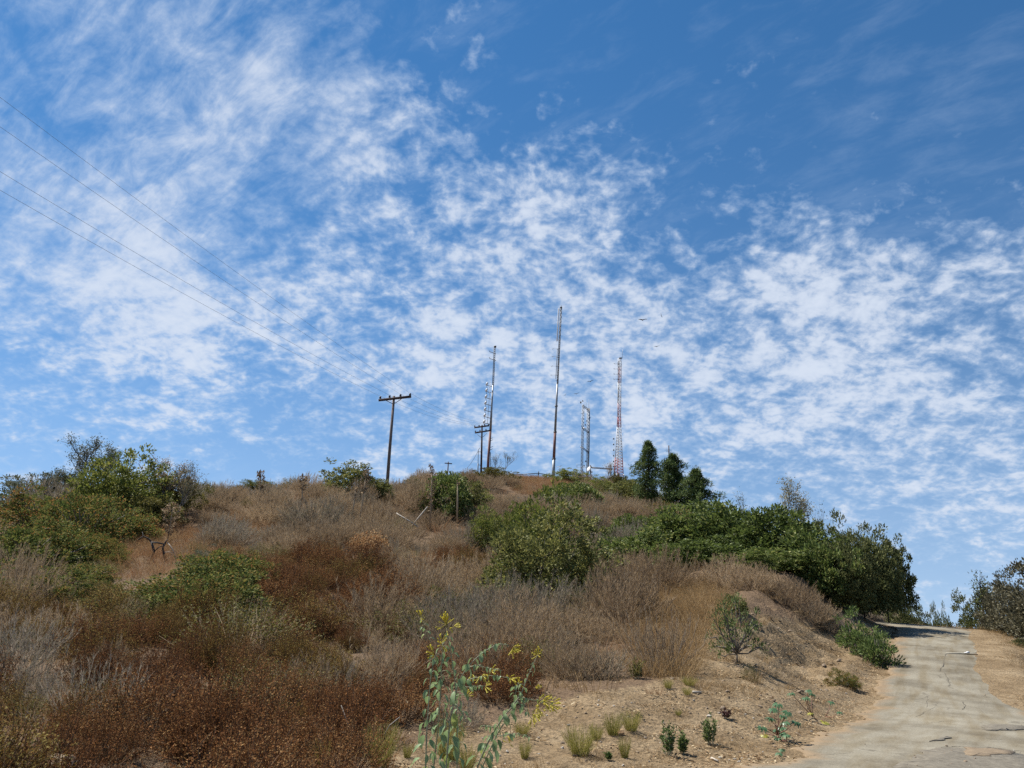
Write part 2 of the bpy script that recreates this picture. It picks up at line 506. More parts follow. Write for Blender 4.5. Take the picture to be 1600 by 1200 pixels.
# ------------------------------------------------------------------ ground and road
def ground_material():
    m, t, n, l, o = newmat('dry_earth')
    geo = n('ShaderNodeNewGeometry')
    at_ = n('ShaderNodeAttribute'); at_.attribute_name = 'cover'
    n1 = n('ShaderNodeTexNoise'); n1.inputs['Scale'].default_value = 1.1; n1.inputs['Detail'].default_value = 8; n1.inputs['Roughness'].default_value = 0.65
    n2 = n('ShaderNodeTexNoise'); n2.inputs['Scale'].default_value = 16; n2.inputs['Detail'].default_value = 8; n2.inputs['Roughness'].default_value = 0.7
    n3 = n('ShaderNodeTexVoronoi'); n3.inputs['Scale'].default_value = 22
    for q in (n1, n2, n3): l(geo.outputs['Position'], q.inputs['Vector'])
    r1 = ramp(t, [(0.30, (0.135, 0.092, 0.050)), (0.5, (0.215, 0.156, 0.092)), (0.72, (0.295, 0.225, 0.142))])
    l(n1.outputs[0], r1.inputs[0])
    r2 = ramp(t, [(0.34, (0.35, 0.33, 0.30)), (0.50, (0.95, 0.95, 0.95)), (0.68, (1.5, 1.45, 1.35))])
    l(n2.outputs[0], r2.inputs[0])
    mx = n('ShaderNodeMix'); mx.data_type = 'RGBA'; mx.blend_type = 'MULTIPLY'; mx.inputs[0].default_value = 0.85
    l(r1.outputs[0], mx.inputs[6]); l(r2.outputs[0], mx.inputs[7])
    # litter under the brush: brown duff
    duff = ramp(t, [(0.3, (0.075, 0.05, 0.032)), (0.7, (0.19, 0.13, 0.08))]); l(n2.outputs[0], duff.inputs[0])
    m2 = n('ShaderNodeMix'); m2.data_type = 'RGBA'; l(at_.outputs['Fac'], m2.inputs[0]); l(mx.outputs[2], m2.inputs[6]); l(duff.outputs[0], m2.inputs[7])
    p = n('ShaderNodeBsdfPrincipled'); p.inputs['Roughness'].default_value = 0.95; p.inputs['Specular IOR Level'].default_value = 0.1
    l(m2.outputs[2], p.inputs['Base Color'])
    bp = n('ShaderNodeBump'); bp.inputs['Strength'].default_value = 0.9; bp.inputs['Distance'].default_value = 0.05
    ad = n('ShaderNodeMath'); ad.operation = 'MULTIPLY_ADD'; l(n3.outputs[0], ad.inputs[0]); ad.inputs[1].default_value = 0.35; l(n2.outputs[0], ad.inputs[2])
    l(ad.outputs[0], bp.inputs['Height']); l(bp.outputs[0], p.inputs['Normal']); l(p.outputs[0], o.inputs[0])
    return m


# brush cover in the picture: polygons (photo pixels) where bare earth shows
def inside(px, py, poly):
    poly = np.asarray(poly, float); c = np.zeros(np.shape(px), bool); j = len(poly) - 1
    for i in range(len(poly)):
        xi, yi = poly[i]; xj, yj = poly[j]
        hit = ((yi > py) != (yj > py)) & (px < (xj - xi) * (py - yi) / (yj - yi + 1e-9) + xi)
        c ^= hit; j = i
    return c


BARE = [(760, 1300), (560, 1190), (690, 1150), (850, 1110), (900, 1085), (1010, 1070), (1062, 1050), (1088, 1015), (1085, 968), (1120, 936), (1200, 960), (1290, 985), (1360, 985), (1400, 960), (1500, 960), (1620, 1000), (1700, 1400)]

radii = np.concatenate([np.linspace(0.6, 6, 10), 6 * (1.0125 ** np.arange(1, 260)), 160 * (1.09 ** np.arange(1, 33))])
radii = np.unique(np.round(radii, 4))
th = np.concatenate([np.linspace(-50, 50, 340), np.linspace(54, 306, 64)])
th = R(1) * th
Rr, Th = np.meshgrid(radii, th, indexing='ij')
X, Y = Rr * np.sin(Th), Rr * np.cos(Th)
Z = height(X, Y)
nr, na = X.shape
V = np.stack([X, Y, Z], -1).reshape(-1, 3)
i, j = np.meshgrid(np.arange(nr - 1), np.arange(na), indexing='ij')
j2 = (j + 1) % na
F = np.stack([i * na + j, (i + 1) * na + j, (i + 1) * na + j2, i * na + j2], -1).reshape(-1, 4)
F = F[:, ::-1]
me = mesh_np('ground', np.vstack([V, [[0, 0, 0.0]]]), F, [(nr * na, (k + 1) % na, k) for k in range(na)], ground_material(), True)
px_, py_, zc_ = project(me_v := np.vstack([V, [[0, 0, 0.0]]]))
cov = np.where(inside(px_, py_, BARE) | (zc_ < 0), 0.0, 1.0)
cov *= smooth(0.5, 2.0, road_dist(me_v[:, 0], me_v[:, 1])[0])
a_ = me.attributes.new('cover', 'FLOAT', 'POINT'); a_.data.foreach_set('value', cov.astype(np.float32))
tag(link(bpy.data.objects.new('ground', me)), kind='structure')


def road_material():
    m, t, n, l, o = newmat('worn_pavement')
    uv = n('ShaderNodeAttribute'); uv.attribute_name = 'along'
    geo = n('ShaderNodeNewGeometry')
    n1 = n('ShaderNodeTexNoise'); n1.inputs['Scale'].default_value = 0.9; n1.inputs['Detail'].default_value = 7; n1.inputs['Roughness'].default_value = 0.6
    n2 = n('ShaderNodeTexNoise'); n2.inputs['Scale'].default_value = 40; n2.inputs['Detail'].default_value = 5; n2.inputs['Roughness'].default_value = 0.7
    l(geo.outputs['Position'], n1.inputs['Vector']); l(geo.outputs['Position'], n2.inputs['Vector'])
    mp = n('ShaderNodeMapping'); mp.inputs['Scale'].default_value = (2.6, 0.35, 1); l(uv.outputs['Vector'], mp.inputs[0])
    n3 = n('ShaderNodeTexNoise'); n3.inputs['Scale'].default_value = 1.4; n3.inputs['Detail'].default_value = 6; l(mp.outputs[0], n3.inputs['Vector'])
    r1 = ramp(t, [(0.3, (0.125, 0.108, 0.078)), (0.5, (0.205, 0.183, 0.138)), (0.7, (0.265, 0.242, 0.188))]); l(n1.outputs[0], r1.inputs[0])
    r2 = ramp(t, [(0.3, (0.55, 0.53, 0.50)), (0.55, (1, 1, 1)), (0.75, (1.25, 1.22, 1.15))]); l(n2.outputs[0], r2.inputs[0])
    mx = n('ShaderNodeMix'); mx.data_type = 'RGBA'; mx.blend_type = 'MULTIPLY'; mx.inputs[0].default_value = 0.8
    l(r1.outputs[0], mx.inputs[6]); l(r2.outputs[0], mx.inputs[7])
    r3 = ramp(t, [(0.36, (0.80, 0.74, 0.64)), (0.55, (1, 1, 1))]); l(n3.outputs[0], r3.inputs[0])
    m3 = n('ShaderNodeMix'); m3.data_type = 'RGBA'; m3.blend_type = 'MULTIPLY'; m3.inputs[0].default_value = 0.95
    l(mx.outputs[2], m3.inputs[6]); l(r3.outputs[0], m3.inputs[7])
    # hairline cracks: cell borders of a warped voronoi, broken up by noise
    wn = n('ShaderNodeTexNoise'); wn.inputs['Scale'].default_value = 1.6; wn.inputs['Detail'].default_value = 5; l(geo.outputs['Position'], wn.inputs['Vector'])
    wv = n('ShaderNodeMix'); wv.data_type = 'RGBA'; wv.blend_type = 'LINEAR_LIGHT'; wv.inputs[0].default_value = 0.55
    l(geo.outputs['Position'], wv.inputs[6]); l(wn.outputs[1], wv.inputs[7])
    vo = n('ShaderNodeTexVoronoi'); vo.feature = 'DISTANCE_TO_EDGE'; vo.inputs['Scale'].default_value = 0.42; l(wv.outputs[2], vo.inputs['Vector'])
    cr = n('ShaderNodeMapRange'); l(vo.outputs['Distance'], cr.inputs[0])
    for k, q in enumerate((0.004, 0.016, 1.0, 0.0)): cr.inputs[k + 1].default_value = q
    gate = n('ShaderNodeMapRange'); l(n3.outputs[0], gate.inputs[0])
    for k, q in enumerate((0.44, 0.60, 0.0, 0.75)): gate.inputs[k + 1].default_value = q
    ck = n('ShaderNodeMath'); ck.operation = 'MULTIPLY'; l(cr.outputs[0], ck.inputs[0]); l(gate.outputs[0], ck.inputs[1])
    m4 = n('ShaderNodeMix'); m4.data_type = 'RGBA'; l(ck.outputs[0], m4.inputs[0]); l(m3.outputs[2], m4.inputs[6]); m4.inputs[7].default_value = (0.11, 0.095, 0.07, 1)
    # dust and dirt blown in from both edges
    ed = n('ShaderNodeAttribute'); ed.attribute_name = 'edge'
    e2 = n('ShaderNodeMath'); e2.operation = 'MULTIPLY_ADD'; l(n1.outputs[0], e2.inputs[0]); e2.inputs[1].default_value = 1.5; l(ed.outputs['Fac'], e2.inputs[2])
    er = n('ShaderNodeMapRange'); er.interpolation_type = 'SMOOTHSTEP'; l(e2.outputs[0], er.inputs[0])
    for k, q in enumerate((1.30, 1.75, 0.0, 1.0)): er.inputs[k + 1].default_value = q
    m5 = n('ShaderNodeMix'); m5.data_type = 'RGBA'; l(er.outputs[0], m5.inputs[0]); l(m4.outputs[2], m5.inputs[6])
    dr = ramp(t, [(0.3, (0.145, 0.10, 0.058)), (0.7, (0.25, 0.185, 0.115))]); l(n2.outputs[0], dr.inputs[0]); l(dr.outputs[0], m5.inputs[7])
    p = n('ShaderNodeBsdfPrincipled'); p.inputs['Roughness'].default_value = 0.9; p.inputs['Specular IOR Level'].default_value = 0.2
    l(m5.outputs[2], p.inputs['Base Color'])
    bp = n('ShaderNodeBump'); bp.inputs['Strength'].default_value = 0.35; bp.inputs['Distance'].default_value = 0.01
    l(n2.outputs[0], bp.inputs['Height']); l(bp.outputs[0], p.inputs['Normal']); l(p.outputs[0], o.inputs[0])
    return m


def fine_strip(A, B, m):
    s = np.concatenate([[0], np.cumsum(np.linalg.norm(np.diff((A + B) / 2, axis=0), axis=1))])
    q = np.arange(0, s[-1], m)
    f = lambda P: np.stack([np.interp(q, s, P[:, k]) for k in range(3)], 1)
    return f(A), f(B), q


A_, B_, S_ = fine_strip(LEc, REc, 0.12)
nt_ = 40
V, al, eg = [], [], []
for k in range(len(S_)):
    wd = np.linalg.norm(B_[k] - A_[k])
    ja = 0.34 * fbm(np.array([S_[k] * 0.9]), np.array([0.5]), 4, 2)[0] * 2 + 0.07 * random.uniform(-1, 1)
    jb = 0.32 * fbm(np.array([S_[k] * 0.9]), np.array([7.5]), 4, 5)[0] * 2 + 0.06 * random.uniform(-1, 1)
    for c in range(-1, nt_ + 1):
        t_ = min(1, max(0, c / (nt_ - 1)))
        u = (t_ * (wd - ja - jb) + ja) / wd
        P = A_[k] * (1 - u) + B_[k] * u
        crown = 0.03 * (1 - (2 * t_ - 1) ** 2)
        V.append((P[0], P[1], P[2] + crown + 0.012 * float(fbm(np.array([P[0] * .9]), np.array([P[1] * .9]), 2, 8)[0]) - (0.06 if c in (-1, nt_) else 0)))
        al.append((u * wd, S_[k], 0)); eg.append(max(0, 1 - min(t_, 1 - t_) * wd / 0.9))
V = np.array(V); nt_ += 2
i, j = np.meshgrid(np.arange(len(S_) - 1), np.arange(nt_ - 1), indexing='ij')
F = np.stack([i * nt_ + j, i * nt_ + j + 1, (i + 1) * nt_ + j + 1, (i + 1) * nt_ + j], -1).reshape(-1, 4)
me = mesh_np('road', V, F, None, road_material(), True)
a_ = me.attributes.new('along', 'FLOAT_VECTOR', 'POINT'); a_.data.foreach_set('vector', np.array(al, np.float32).ravel())
a_ = me.attributes.new('edge', 'FLOAT', 'POINT'); a_.data.foreach_set('value', np.array(eg, np.float32))
ROAD = tag(link(bpy.data.objects.new('road', me)), kind='structure')

# ------------------------------------------------------------------ plant builders (metres)
def unit(v): return v / (np.linalg.norm(v, axis=-1, keepdims=True) + 1e-9)


def rdir(g, n):
    return unit(g.normal(size=(n, 3)))


def leaves(P, Dn, L_, W_, g, up=0.5):
    """one folded-diamond leaf per point"""
    n = len(P); Dn = unit(Dn)
    nrm = unit(rdir(g, n) + np.array([0, 0, up]))
    side = unit(np.cross(Dn, nrm)); nrm = np.cross(side, Dn)
    L_ = np.broadcast_to(L_, (n,))[:, None]; W_ = np.broadcast_to(W_, (n,))[:, None]
    mid = P + Dn * L_ * 0.45
    tip = P + Dn * L_ - nrm * L_ * g.uniform(0, .3, (n, 1))
    V = np.stack([P, mid + side * W_ / 2 + nrm * W_ * .12, tip, mid - side * W_ / 2 + nrm * W_ * .12], 1).reshape(-1, 3)
    return V, np.arange(4 * n).reshape(n, 4)


def blades(P, Dn, L_, W_, g):
    """thin tapering triangles"""
    n = len(P); Dn = unit(Dn)
    side = unit(np.cross(Dn, rdir(g, n)))
    L_ = np.broadcast_to(L_, (n,))[:, None]; W_ = np.broadcast_to(W_, (n,))[:, None]
    V = np.stack([P - side * W_ / 2, P + side * W_ / 2, P + Dn * L_], 1).reshape(-1, 3)
    return V, np.arange(3 * n).reshape(n, 3)


def fan(g, w, h, n, spread=1.0, bow=0.35, base=0.12, lo=0.7):
    """n curved stems from a common base to the surface of a dome; returns (n,4,3) paths"""
    az = g.uniform(0, 2 * math.pi, n); tl = np.arccos(1 - g.uniform(0, 1, n) * 0.92) * spread
    k = g.uniform(lo, 1.05, n)
    lump = 1 + 0.22 * np.sin(az * 2 + g.uniform(0, 6)) + 0.14 * np.sin(az * 5 + g.uniform(0, 6))
    end = np.stack([w / 2 * np.sin(tl) * np.cos(az) * k * lump, w / 2 * np.sin(tl) * np.sin(az) * k * lump, h * np.cos(tl * 0.93) * k], 1)
    b0 = np.stack([np.cos(az), np.sin(az), np.zeros(n)], 1) * (base * w * np.sqrt(g.uniform(0, 1, n)))[:, None]
    ts = np.array([0, .35, .7, 1.0])
    path = b0[:, None] + (end - b0)[:, None] * ts[None, :, None]
    hz = (end - b0) * np.array([1, 1, 0])
    path = path + hz[:, None] * (np.sin(ts * math.pi) * bow * 0.5)[None, :, None]
    path[:, 1:3] += g.normal(size=(n, 2, 3)) * w * 0.025
    path[..., 2] = np.maximum(path[..., 2], 0.0)
    return path


def strips(path, w0, w1, g):
    n, m, _ = path.shape
    t = unit(np.gradient(path, axis=1)); side = unit(np.cross(t, rdir(g, n)[:, None]))
    wd = np.linspace(w0, w1, m)[None, :, None] / 2
    V = np.stack([path - side * wd, path + side * wd], 2).reshape(-1, 3)
    b = (np.arange(n) * m * 2)[:, None] + (np.arange(m - 1) * 2)[None]
    F = np.stack([b, b + 1, b + 3, b + 2], -1).reshape(-1, 4)
    return V, F


def along(path, t):
    m = path.shape[1] - 1
    x = np.clip(t, 0, 0.999) * m; i = x.astype(int); f = (x - i)[:, None]
    r = np.arange(len(t))
    return path[r, i] * (1 - f) + path[r, i + 1] * f, unit(path[r, i + 1] - path[r, i])


def joinm(name, parts, mats, smooth=False):
    """parts: (V, F, material index); F with 3 or 4 columns"""
    V, Q, T, mq, mt, o = [], [], [], [], [], 0
    for v, f, m in parts:
        if f.shape[1] == 4: Q.append(f + o); mq += [m] * len(f)
        else: T.append(f + o); mt += [m] * len(f)
        V.append(v); o += len(v)
    return mesh_np(name, np.vstack(V), np.vstack(Q) if Q else None, np.vstack(T) if T else None, None, smooth, mats, mq + mt)


def twiggy(name, seed, w, h, nst, ntw, mats, tw=(0.06, 0.20), wid=0.006, leaf=0, leafsz=0.025, spread=1.0, upw=0.5, tmin=0.25, lo=0.7):
    """sagebrush and other fine, upright, half-bare shrubs. mats: stems, twigs, tips"""
    g = np.random.default_rng(seed)
    path = fan(g, w, h, nst, spread, lo=lo)
    parts = [(*strips(path, wid * 1.8, wid * 0.7, g), 0)]
    idx = np.repeat(np.arange(nst), ntw); t = g.uniform(tmin, 1.0, len(idx)) ** 0.8
    P, tg = along(path[idx], t)
    Dn = tg * 0.9 + rdir(g, len(idx)) * 0.55 + np.array([0, 0, upw])
    Ln = g.uniform(*tw, len(idx)) * (1.15 - 0.4 * t)
    parts.append((*blades(P, Dn, Ln, wid, g), 1))
    k = g.uniform(size=len(idx)) < 0.55
    P2 = P[k] + unit(Dn[k]) * (Ln[k] * g.uniform(.3, .8, k.sum()))[:, None]
    parts.append((*blades(P2, Dn[k] + rdir(g, k.sum()) * 0.7, Ln[k] * 0.5, wid * 0.9, g), 2))
    if leaf:
        idx = g.integers(0, nst, leaf); t = g.uniform(.3, 1, leaf); P, tg = along(path[idx], t)
        P = P + g.normal(size=P.shape) * 0.03
        parts.append((*leaves(P, tg + rdir(g, leaf) * .8 + np.array([0, 0, .3]), leafsz * g.uniform(.6, 1.3, leaf), leafsz * .4, g), 2))
    return joinm(name, parts, mats)


def leafy_low(name, seed, w, h, nst, per, mats, ll=0.03, lw=0.014, tmin=0.35, spread=1.0):
    """dense low shrub of upright stems packed with small leaves and dry flower heads"""
    g = np.random.default_rng(seed)
    path = fan(g, w, h, nst, spread, lo=0.62)
    parts = [(*strips(path, 0.009, 0.004, g), 0)]
    idx = np.repeat(np.arange(nst), per); t = g.uniform(tmin, 1.02, len(idx)) ** 0.75
    P, tg = along(path[idx], t)
    P = P + g.normal(size=P.shape) * ll * 0.75
    Dn = tg * .7 + rdir(g, len(idx)) * 0.9 + np.array([0, 0, .35])
    parts.append((*leaves(P, Dn, ll * g.uniform(.55, 1.3, len(idx)), lw * g.uniform(.7, 1.3, len(idx)), g), 1))
    return joinm(name, parts, mats)


def crown(seed, w, h, nclump, per, ll, lw, z0=0.12, rc=0.11, shell=0.45, up=0.45, lobes=4, droop=0.0, top=1.0, jit=0.25):
    """clump centres and leaves filling a lumpy crown; returns leaf V, F and clump centres"""
    g = np.random.default_rng(seed)
    d = rdir(g, nclump); d[:, 2] = np.abs(d[:, 2]) * 1.0 - 0.25 * g.uniform(0, 1, nclump) * (g.uniform(size=nclump) < .5)
    d = unit(d)
    lob = rdir(g, lobes); lob[:, 2] = np.abs(lob[:, 2]); lobw = g.uniform(.12, .38, lobes)
    r = 0.80 + (lobw[None] * np.maximum(0, d @ lob.T) ** 6).sum(1) + g.uniform(-jit, jit, nclump) * .4
    r *= g.uniform(0, 1, nclump) ** shell
    C = d * r[:, None] * np.array([w / 2, w / 2, h * (1 - z0) * .86])
    C[:, 2] = C[:, 2] * top + h * z0 + 0.02
    C[:, 2] = np.maximum(C[:, 2], h * 0.05)
    idx = np.repeat(np.arange(nclump), per); n = len(idx)
    rcl = rc * (w + h) / 2 * g.uniform(.6, 1.35, nclump)
    off = rdir(g, n) * (g.uniform(0, 1, n) ** .5)[:, None]
    P = C[idx] + off * rcl[idx][:, None] * np.array([1, 1, .8])
    outw = unit(C[idx] - np.array([0, 0, h * .3])) * .5 + off * .8
    Dn = outw + rdir(g, n) * .6 + np.array([0, 0, up - droop])
    P[:, 2] = np.maximum(P[:, 2], 0.02)
    V, F = leaves(P, Dn, ll * g.uniform(.6, 1.3, n), lw * g.uniform(.7, 1.3, n), g, 0.6)
    return V, F, C, g


def limbs(g, C, trunk_h, r0, base=(0, 0, 0), lean=(0, 0), every=1, trunk=True, r1=0.012):
    """trunk and limbs reaching the clumps"""
    mb = MB(); base = np.array(base, float)
    topp = base + np.array([lean[0], lean[1], trunk_h])
    if trunk:
        mb.tube([base - np.array([0, 0, .15]), base + (topp - base) * .5 + np.array([r0 * .4, -r0 * .3, 0]), topp], [r0 * 1.15, r0 * .9, r0 * .75], 7)
    for c in C[::every]:
        a = topp * .92 + base * .08 + g.normal(size=3) * r0 * .2
        m1 = a + (c - a) * .4 + g.normal(size=3) * .06 * np.linalg.norm(c - a); m2 = a + (c - a) * .75 + g.normal(size=3) * .06 * np.linalg.norm(c - a)
        mb.tube([a, m1, m2, c], [r0 * .42, r0 * .28, max(r1, r0 * .16), r1 * .6], 4, False)
    return mb


def branchy(seed, h, w, levels=4, r0=0.06, kids=3, ang=0.62, gnarl=0.25, up=0.12, trunk=0.25):
    """recursive bare branching; returns MB and the twig ends with directions"""
    g = np.random.default_rng(seed); mb = MB(); ends = []

    def grow(p, d, ln, r, lv):
        pts = [p]; q = p; dd = d
        for k in range(3):
            dd = unit(dd + g.normal(size=3) * gnarl * .5 + np.array([0, 0, up])); q = q + dd * ln / 3; pts.append(q)
        mb.tube(pts, np.linspace(r, r * .6, 4), 5 if lv > 2 else 3, False)
        if lv == 0: ends.append((q, dd)); return
        for k in range(kids + (g.uniform() < .4)):
            ax = unit(g.normal(size=3)); nd = unit(dd + np.cross(dd, ax) * ang * g.uniform(.6, 1.5) * (0.35 if k == 0 else 1))
            st = pts[3] if k == 0 or g.uniform() < .5 else pts[2]
            grow(st, nd, ln * g.uniform(.62, .85), r * .6, lv - 1)
            if lv <= 2: ends.append((st, nd))
    L0 = h / sum(0.74 ** k for k in range(levels + 1)) * 1.05
    grow(np.zeros(3), np.array([0, 0, 1.0]), L0 * (0.6 + trunk), r0, levels)
    V = np.vstack(mb.V); zmax = V[:, 2].max(); xm = np.abs(V[:, :2]).max() * 2
    s = np.array([w / xm, w / xm, h / zmax])
    mb.V = [v * s for v in mb.V]
    E = np.array([e[0] for e in ends]) * s; ED = np.array([e[1] for e in ends])
    return mb, E, ED, g


def tuft(name, seed, n, h, spread, mats, wid=0.006, tips=0, bend=0.5):
    g = np.random.default_rng(seed)
    az = g.uniform(0, 6.283, n); r = spread * np.sqrt(g.uniform(0, 1, n)); P = np.stack([r * np.cos(az), r * np.sin(az), 0 * r], 1)
    Dn = unit(np.stack([np.cos(az) * .5, np.sin(az) * .5, np.ones(n)], 1) * np.array([1, 1, 1]) + g.normal(size=(n, 3)) * .25); Dn[:, 2] = np.abs(Dn[:, 2])
    Ln = h * g.uniform(.45, 1.05, n)
    mid = P + Dn * (Ln * .55)[:, None]
    D2 = unit(Dn + np.stack([np.cos(az), np.sin(az), -.2 * np.ones(n)], 1) * bend * g.uniform(0, 1, (n, 1)))
    end = mid + D2 * (Ln * .5)[:, None]
    path = np.stack([P, mid, end], 1)
    parts = [(*strips(path, wid, wid * .35, g), 0)]
    if tips:
        idx = np.repeat(np.arange(n), tips); Pt, tg = along(path[idx], g.uniform(.6, 1, len(idx)))
        parts.append((*blades(Pt, tg + rdir(g, len(idx)) * .5, h * .10, wid * .8, g), 1 if len(mats) > 1 else 0))
    return joinm(name, parts, mats)


# ------------------------------------------------------------------ plant colours
BARK = solid('grey_bark', (0.10, 0.085, 0.07), (0.20, 0.175, 0.15), 9, 0.9, stretch=(1, 1, .3))
DARKBARK = solid('dark_bark', (0.035, 0.028, 0.024), (0.09, 0.07, 0.058), 9, 0.9, stretch=(1, 1, .3))
TWIG = leafmat('grey_brown_twigs', [(0, (0.15, 0.105, 0.068)), (.5, (0.30, 0.222, 0.145)), (1, (0.47, 0.365, 0.245))], 0.3, .9, .05, 0, .5)
DARKTWIG = leafmat('dark_brown_twigs', [(0, (0.055, 0.034, 0.022)), (.6, (0.11, 0.070, 0.045)), (1, (0.19, 0.13, 0.085))], 0.1, .9, .05)
TWIGTIP = leafmat('tan_twig_tips', [(0, (0.22, 0.145, 0.072)), (.55, (0.34, 0.235, 0.12)), (1, (0.48, 0.35, 0.185))], 0.3, .9, .05, 0, .5)
GREYTWIG = leafmat('silvery_twigs', [(0, (0.16, 0.128, 0.095)), (.5, (0.275, 0.225, 0.17)), (1, (0.42, 0.355, 0.275))], 0.3, .9, .05, 0, .5)
GREYTIP = leafmat('sage_green_tips', [(0, (0.135, 0.135, 0.081)), (.6, (0.236, 0.223, 0.128)), (1, (0.351, 0.297, 0.189))], 0.2, .8, .1)
RUST = leafmat('rust_leaves', [(0, (0.075, 0.034, 0.017)), (.4, (0.162, 0.070, 0.028)), (.8, (0.255, 0.120, 0.046)), (1, (0.33, 0.20, 0.085))], 0.22, .9, .06, .18, .45)
RUSTOLIVE = leafmat('rust_and_olive_leaves', [(0, (0.085, 0.040, 0.016)), (.35, (0.165, 0.088, 0.027)), (.75, (0.205, 0.145, 0.042)), (1, (0.28, 0.22, 0.075))], 0.22, .9, .06, .2, .3)
OLIVE = leafmat('olive_leaves', [(0, (0.055, 0.058, 0.016)), (.5, (0.125, 0.115, 0.030)), (1, (0.215, 0.185, 0.055))], 0.28, .7, .2, .2)
MIXED = leafmat('green_leaves_turning_rust', [(0, (0.045, 0.065, 0.018)), (.42, (0.105, 0.130, 0.034)), (.70, (0.19, 0.19, 0.050)), (.86, (0.25, 0.16, 0.050)), (1, (0.30, 0.14, 0.048))], 0.3, .8, .1, .25, .3)
LAUREL = leafmat('laurel_leaves', [(0, (0.044, 0.064, 0.018)), (.5, (0.100, 0.138, 0.034)), (.9, (0.175, 0.215, 0.056)), (1, (0.30, 0.30, 0.10))], 0.3, .6, .25, .1)
TOYON = leafmat('glossy_olive_green_leaves', [(0, (0.055, 0.068, 0.024)), (.5, (0.145, 0.155, 0.047)), (.85, (0.25, 0.245, 0.072)), (1, (0.40, 0.35, 0.115))], 0.3, .62, .2, .2)
YELLOWG = leafmat('yellow_green_leaves', [(0, (0.061, 0.083, 0.018)), (.5, (0.143, 0.171, 0.036)), (1, (0.297, 0.286, 0.072))], 0.33, .6, .25, .15)
BRIGHTG = leafmat('fresh_green_leaves', [(0, (0.045, 0.075, 0.022)), (.5, (0.100, 0.150, 0.042)), (1, (0.20, 0.24, 0.08))], 0.33, .6, .2, .1)
OAK = leafmat('oak_leaves', [(0, (0.040, 0.052, 0.020)), (.5, (0.100, 0.118, 0.042)), (1, (0.215, 0.215, 0.085))], 0.25, .7, .15, .15)
OAKGREY = leafmat('dusty_oak_leaves', [(0, (0.047, 0.047, 0.028)), (.5, (0.118, 0.109, 0.066)), (1, (0.227, 0.203, 0.125))], 0.2, .6, .2, .15)
PINE = leafmat('pine_needles', [(0, (0.034, 0.060, 0.022)), (.5, (0.085, 0.125, 0.038)), (1, (0.18, 0.22, 0.07))], 0.2, .7, .2, .1)
GREYG = leafmat('grey_green_leaves', [(0, (0.056, 0.069, 0.044)), (.5, (0.119, 0.131, 0.083)), (1, (0.225, 0.231, 0.156))], 0.25, .7, .15, .15)
STRAW = leafmat('dry_grass_blades', [(0, (0.180, 0.109, 0.046)), (.5, (0.314, 0.204, 0.093)), (1, (0.437, 0.309, 0.157))], 0.3, .7, .15)
STRAWRED = leafmat('reddish_dry_grass', [(0, (0.187, 0.083, 0.039)), (.5, (0.297, 0.160, 0.077)), (1, (0.418, 0.259, 0.132))], 0.3, .7, .15)
YGRASS = leafmat('yellow_green_blades', [(0, (0.14, 0.135, 0.03)), (.5, (0.27, 0.25, 0.062)), (1, (0.42, 0.36, 0.12))], 0.35, .8, .1)
ORANGE = leafmat('orange_dry_flowers', [(0, (0.20, 0.085, 0.035)), (.5, (0.36, 0.20, 0.085)), (1, (0.52, 0.36, 0.19))], 0.25, .8, .1)
REDDRY = leafmat('red_dry_flowers', [(0, (0.17, 0.045, 0.025)), (.5, (0.30, 0.10, 0.045)), (1, (0.38, 0.17, 0.08))], 0.25, .8, .1)
PALEOLIVE = leafmat('pale_olive_leaves', [(0, (0.16, 0.15, 0.085)), (.5, (0.27, 0.25, 0.15)), (1, (0.42, 0.38, 0.26))], .3, .8, .1)
CREAM = leafmat('cream_seed_heads', [(0, (0.45, 0.36, 0.24)), (1, (0.68, 0.60, 0.46))], 0.2, .8, .1)

# ------------------------------------------------------------------ prototypes: kind -> [(part name, mesh), ...], nominal width, height
PROTO = {}


def add_proto(kind, w, h, *parts):      # nominal size = what the mesh really spans
    me = parts[0][1]; co = np.empty(len(me.vertices) * 3, np.float32); me.vertices.foreach_get('co', co); co = co.reshape(-1, 3)
    w = 2 * float(np.percentile(np.hypot(co[:, 0], co[:, 1]), 97)); h = float(np.percentile(co[:, 2], 99.3))
    PROTO.setdefault(kind, []).append((w, h, parts))


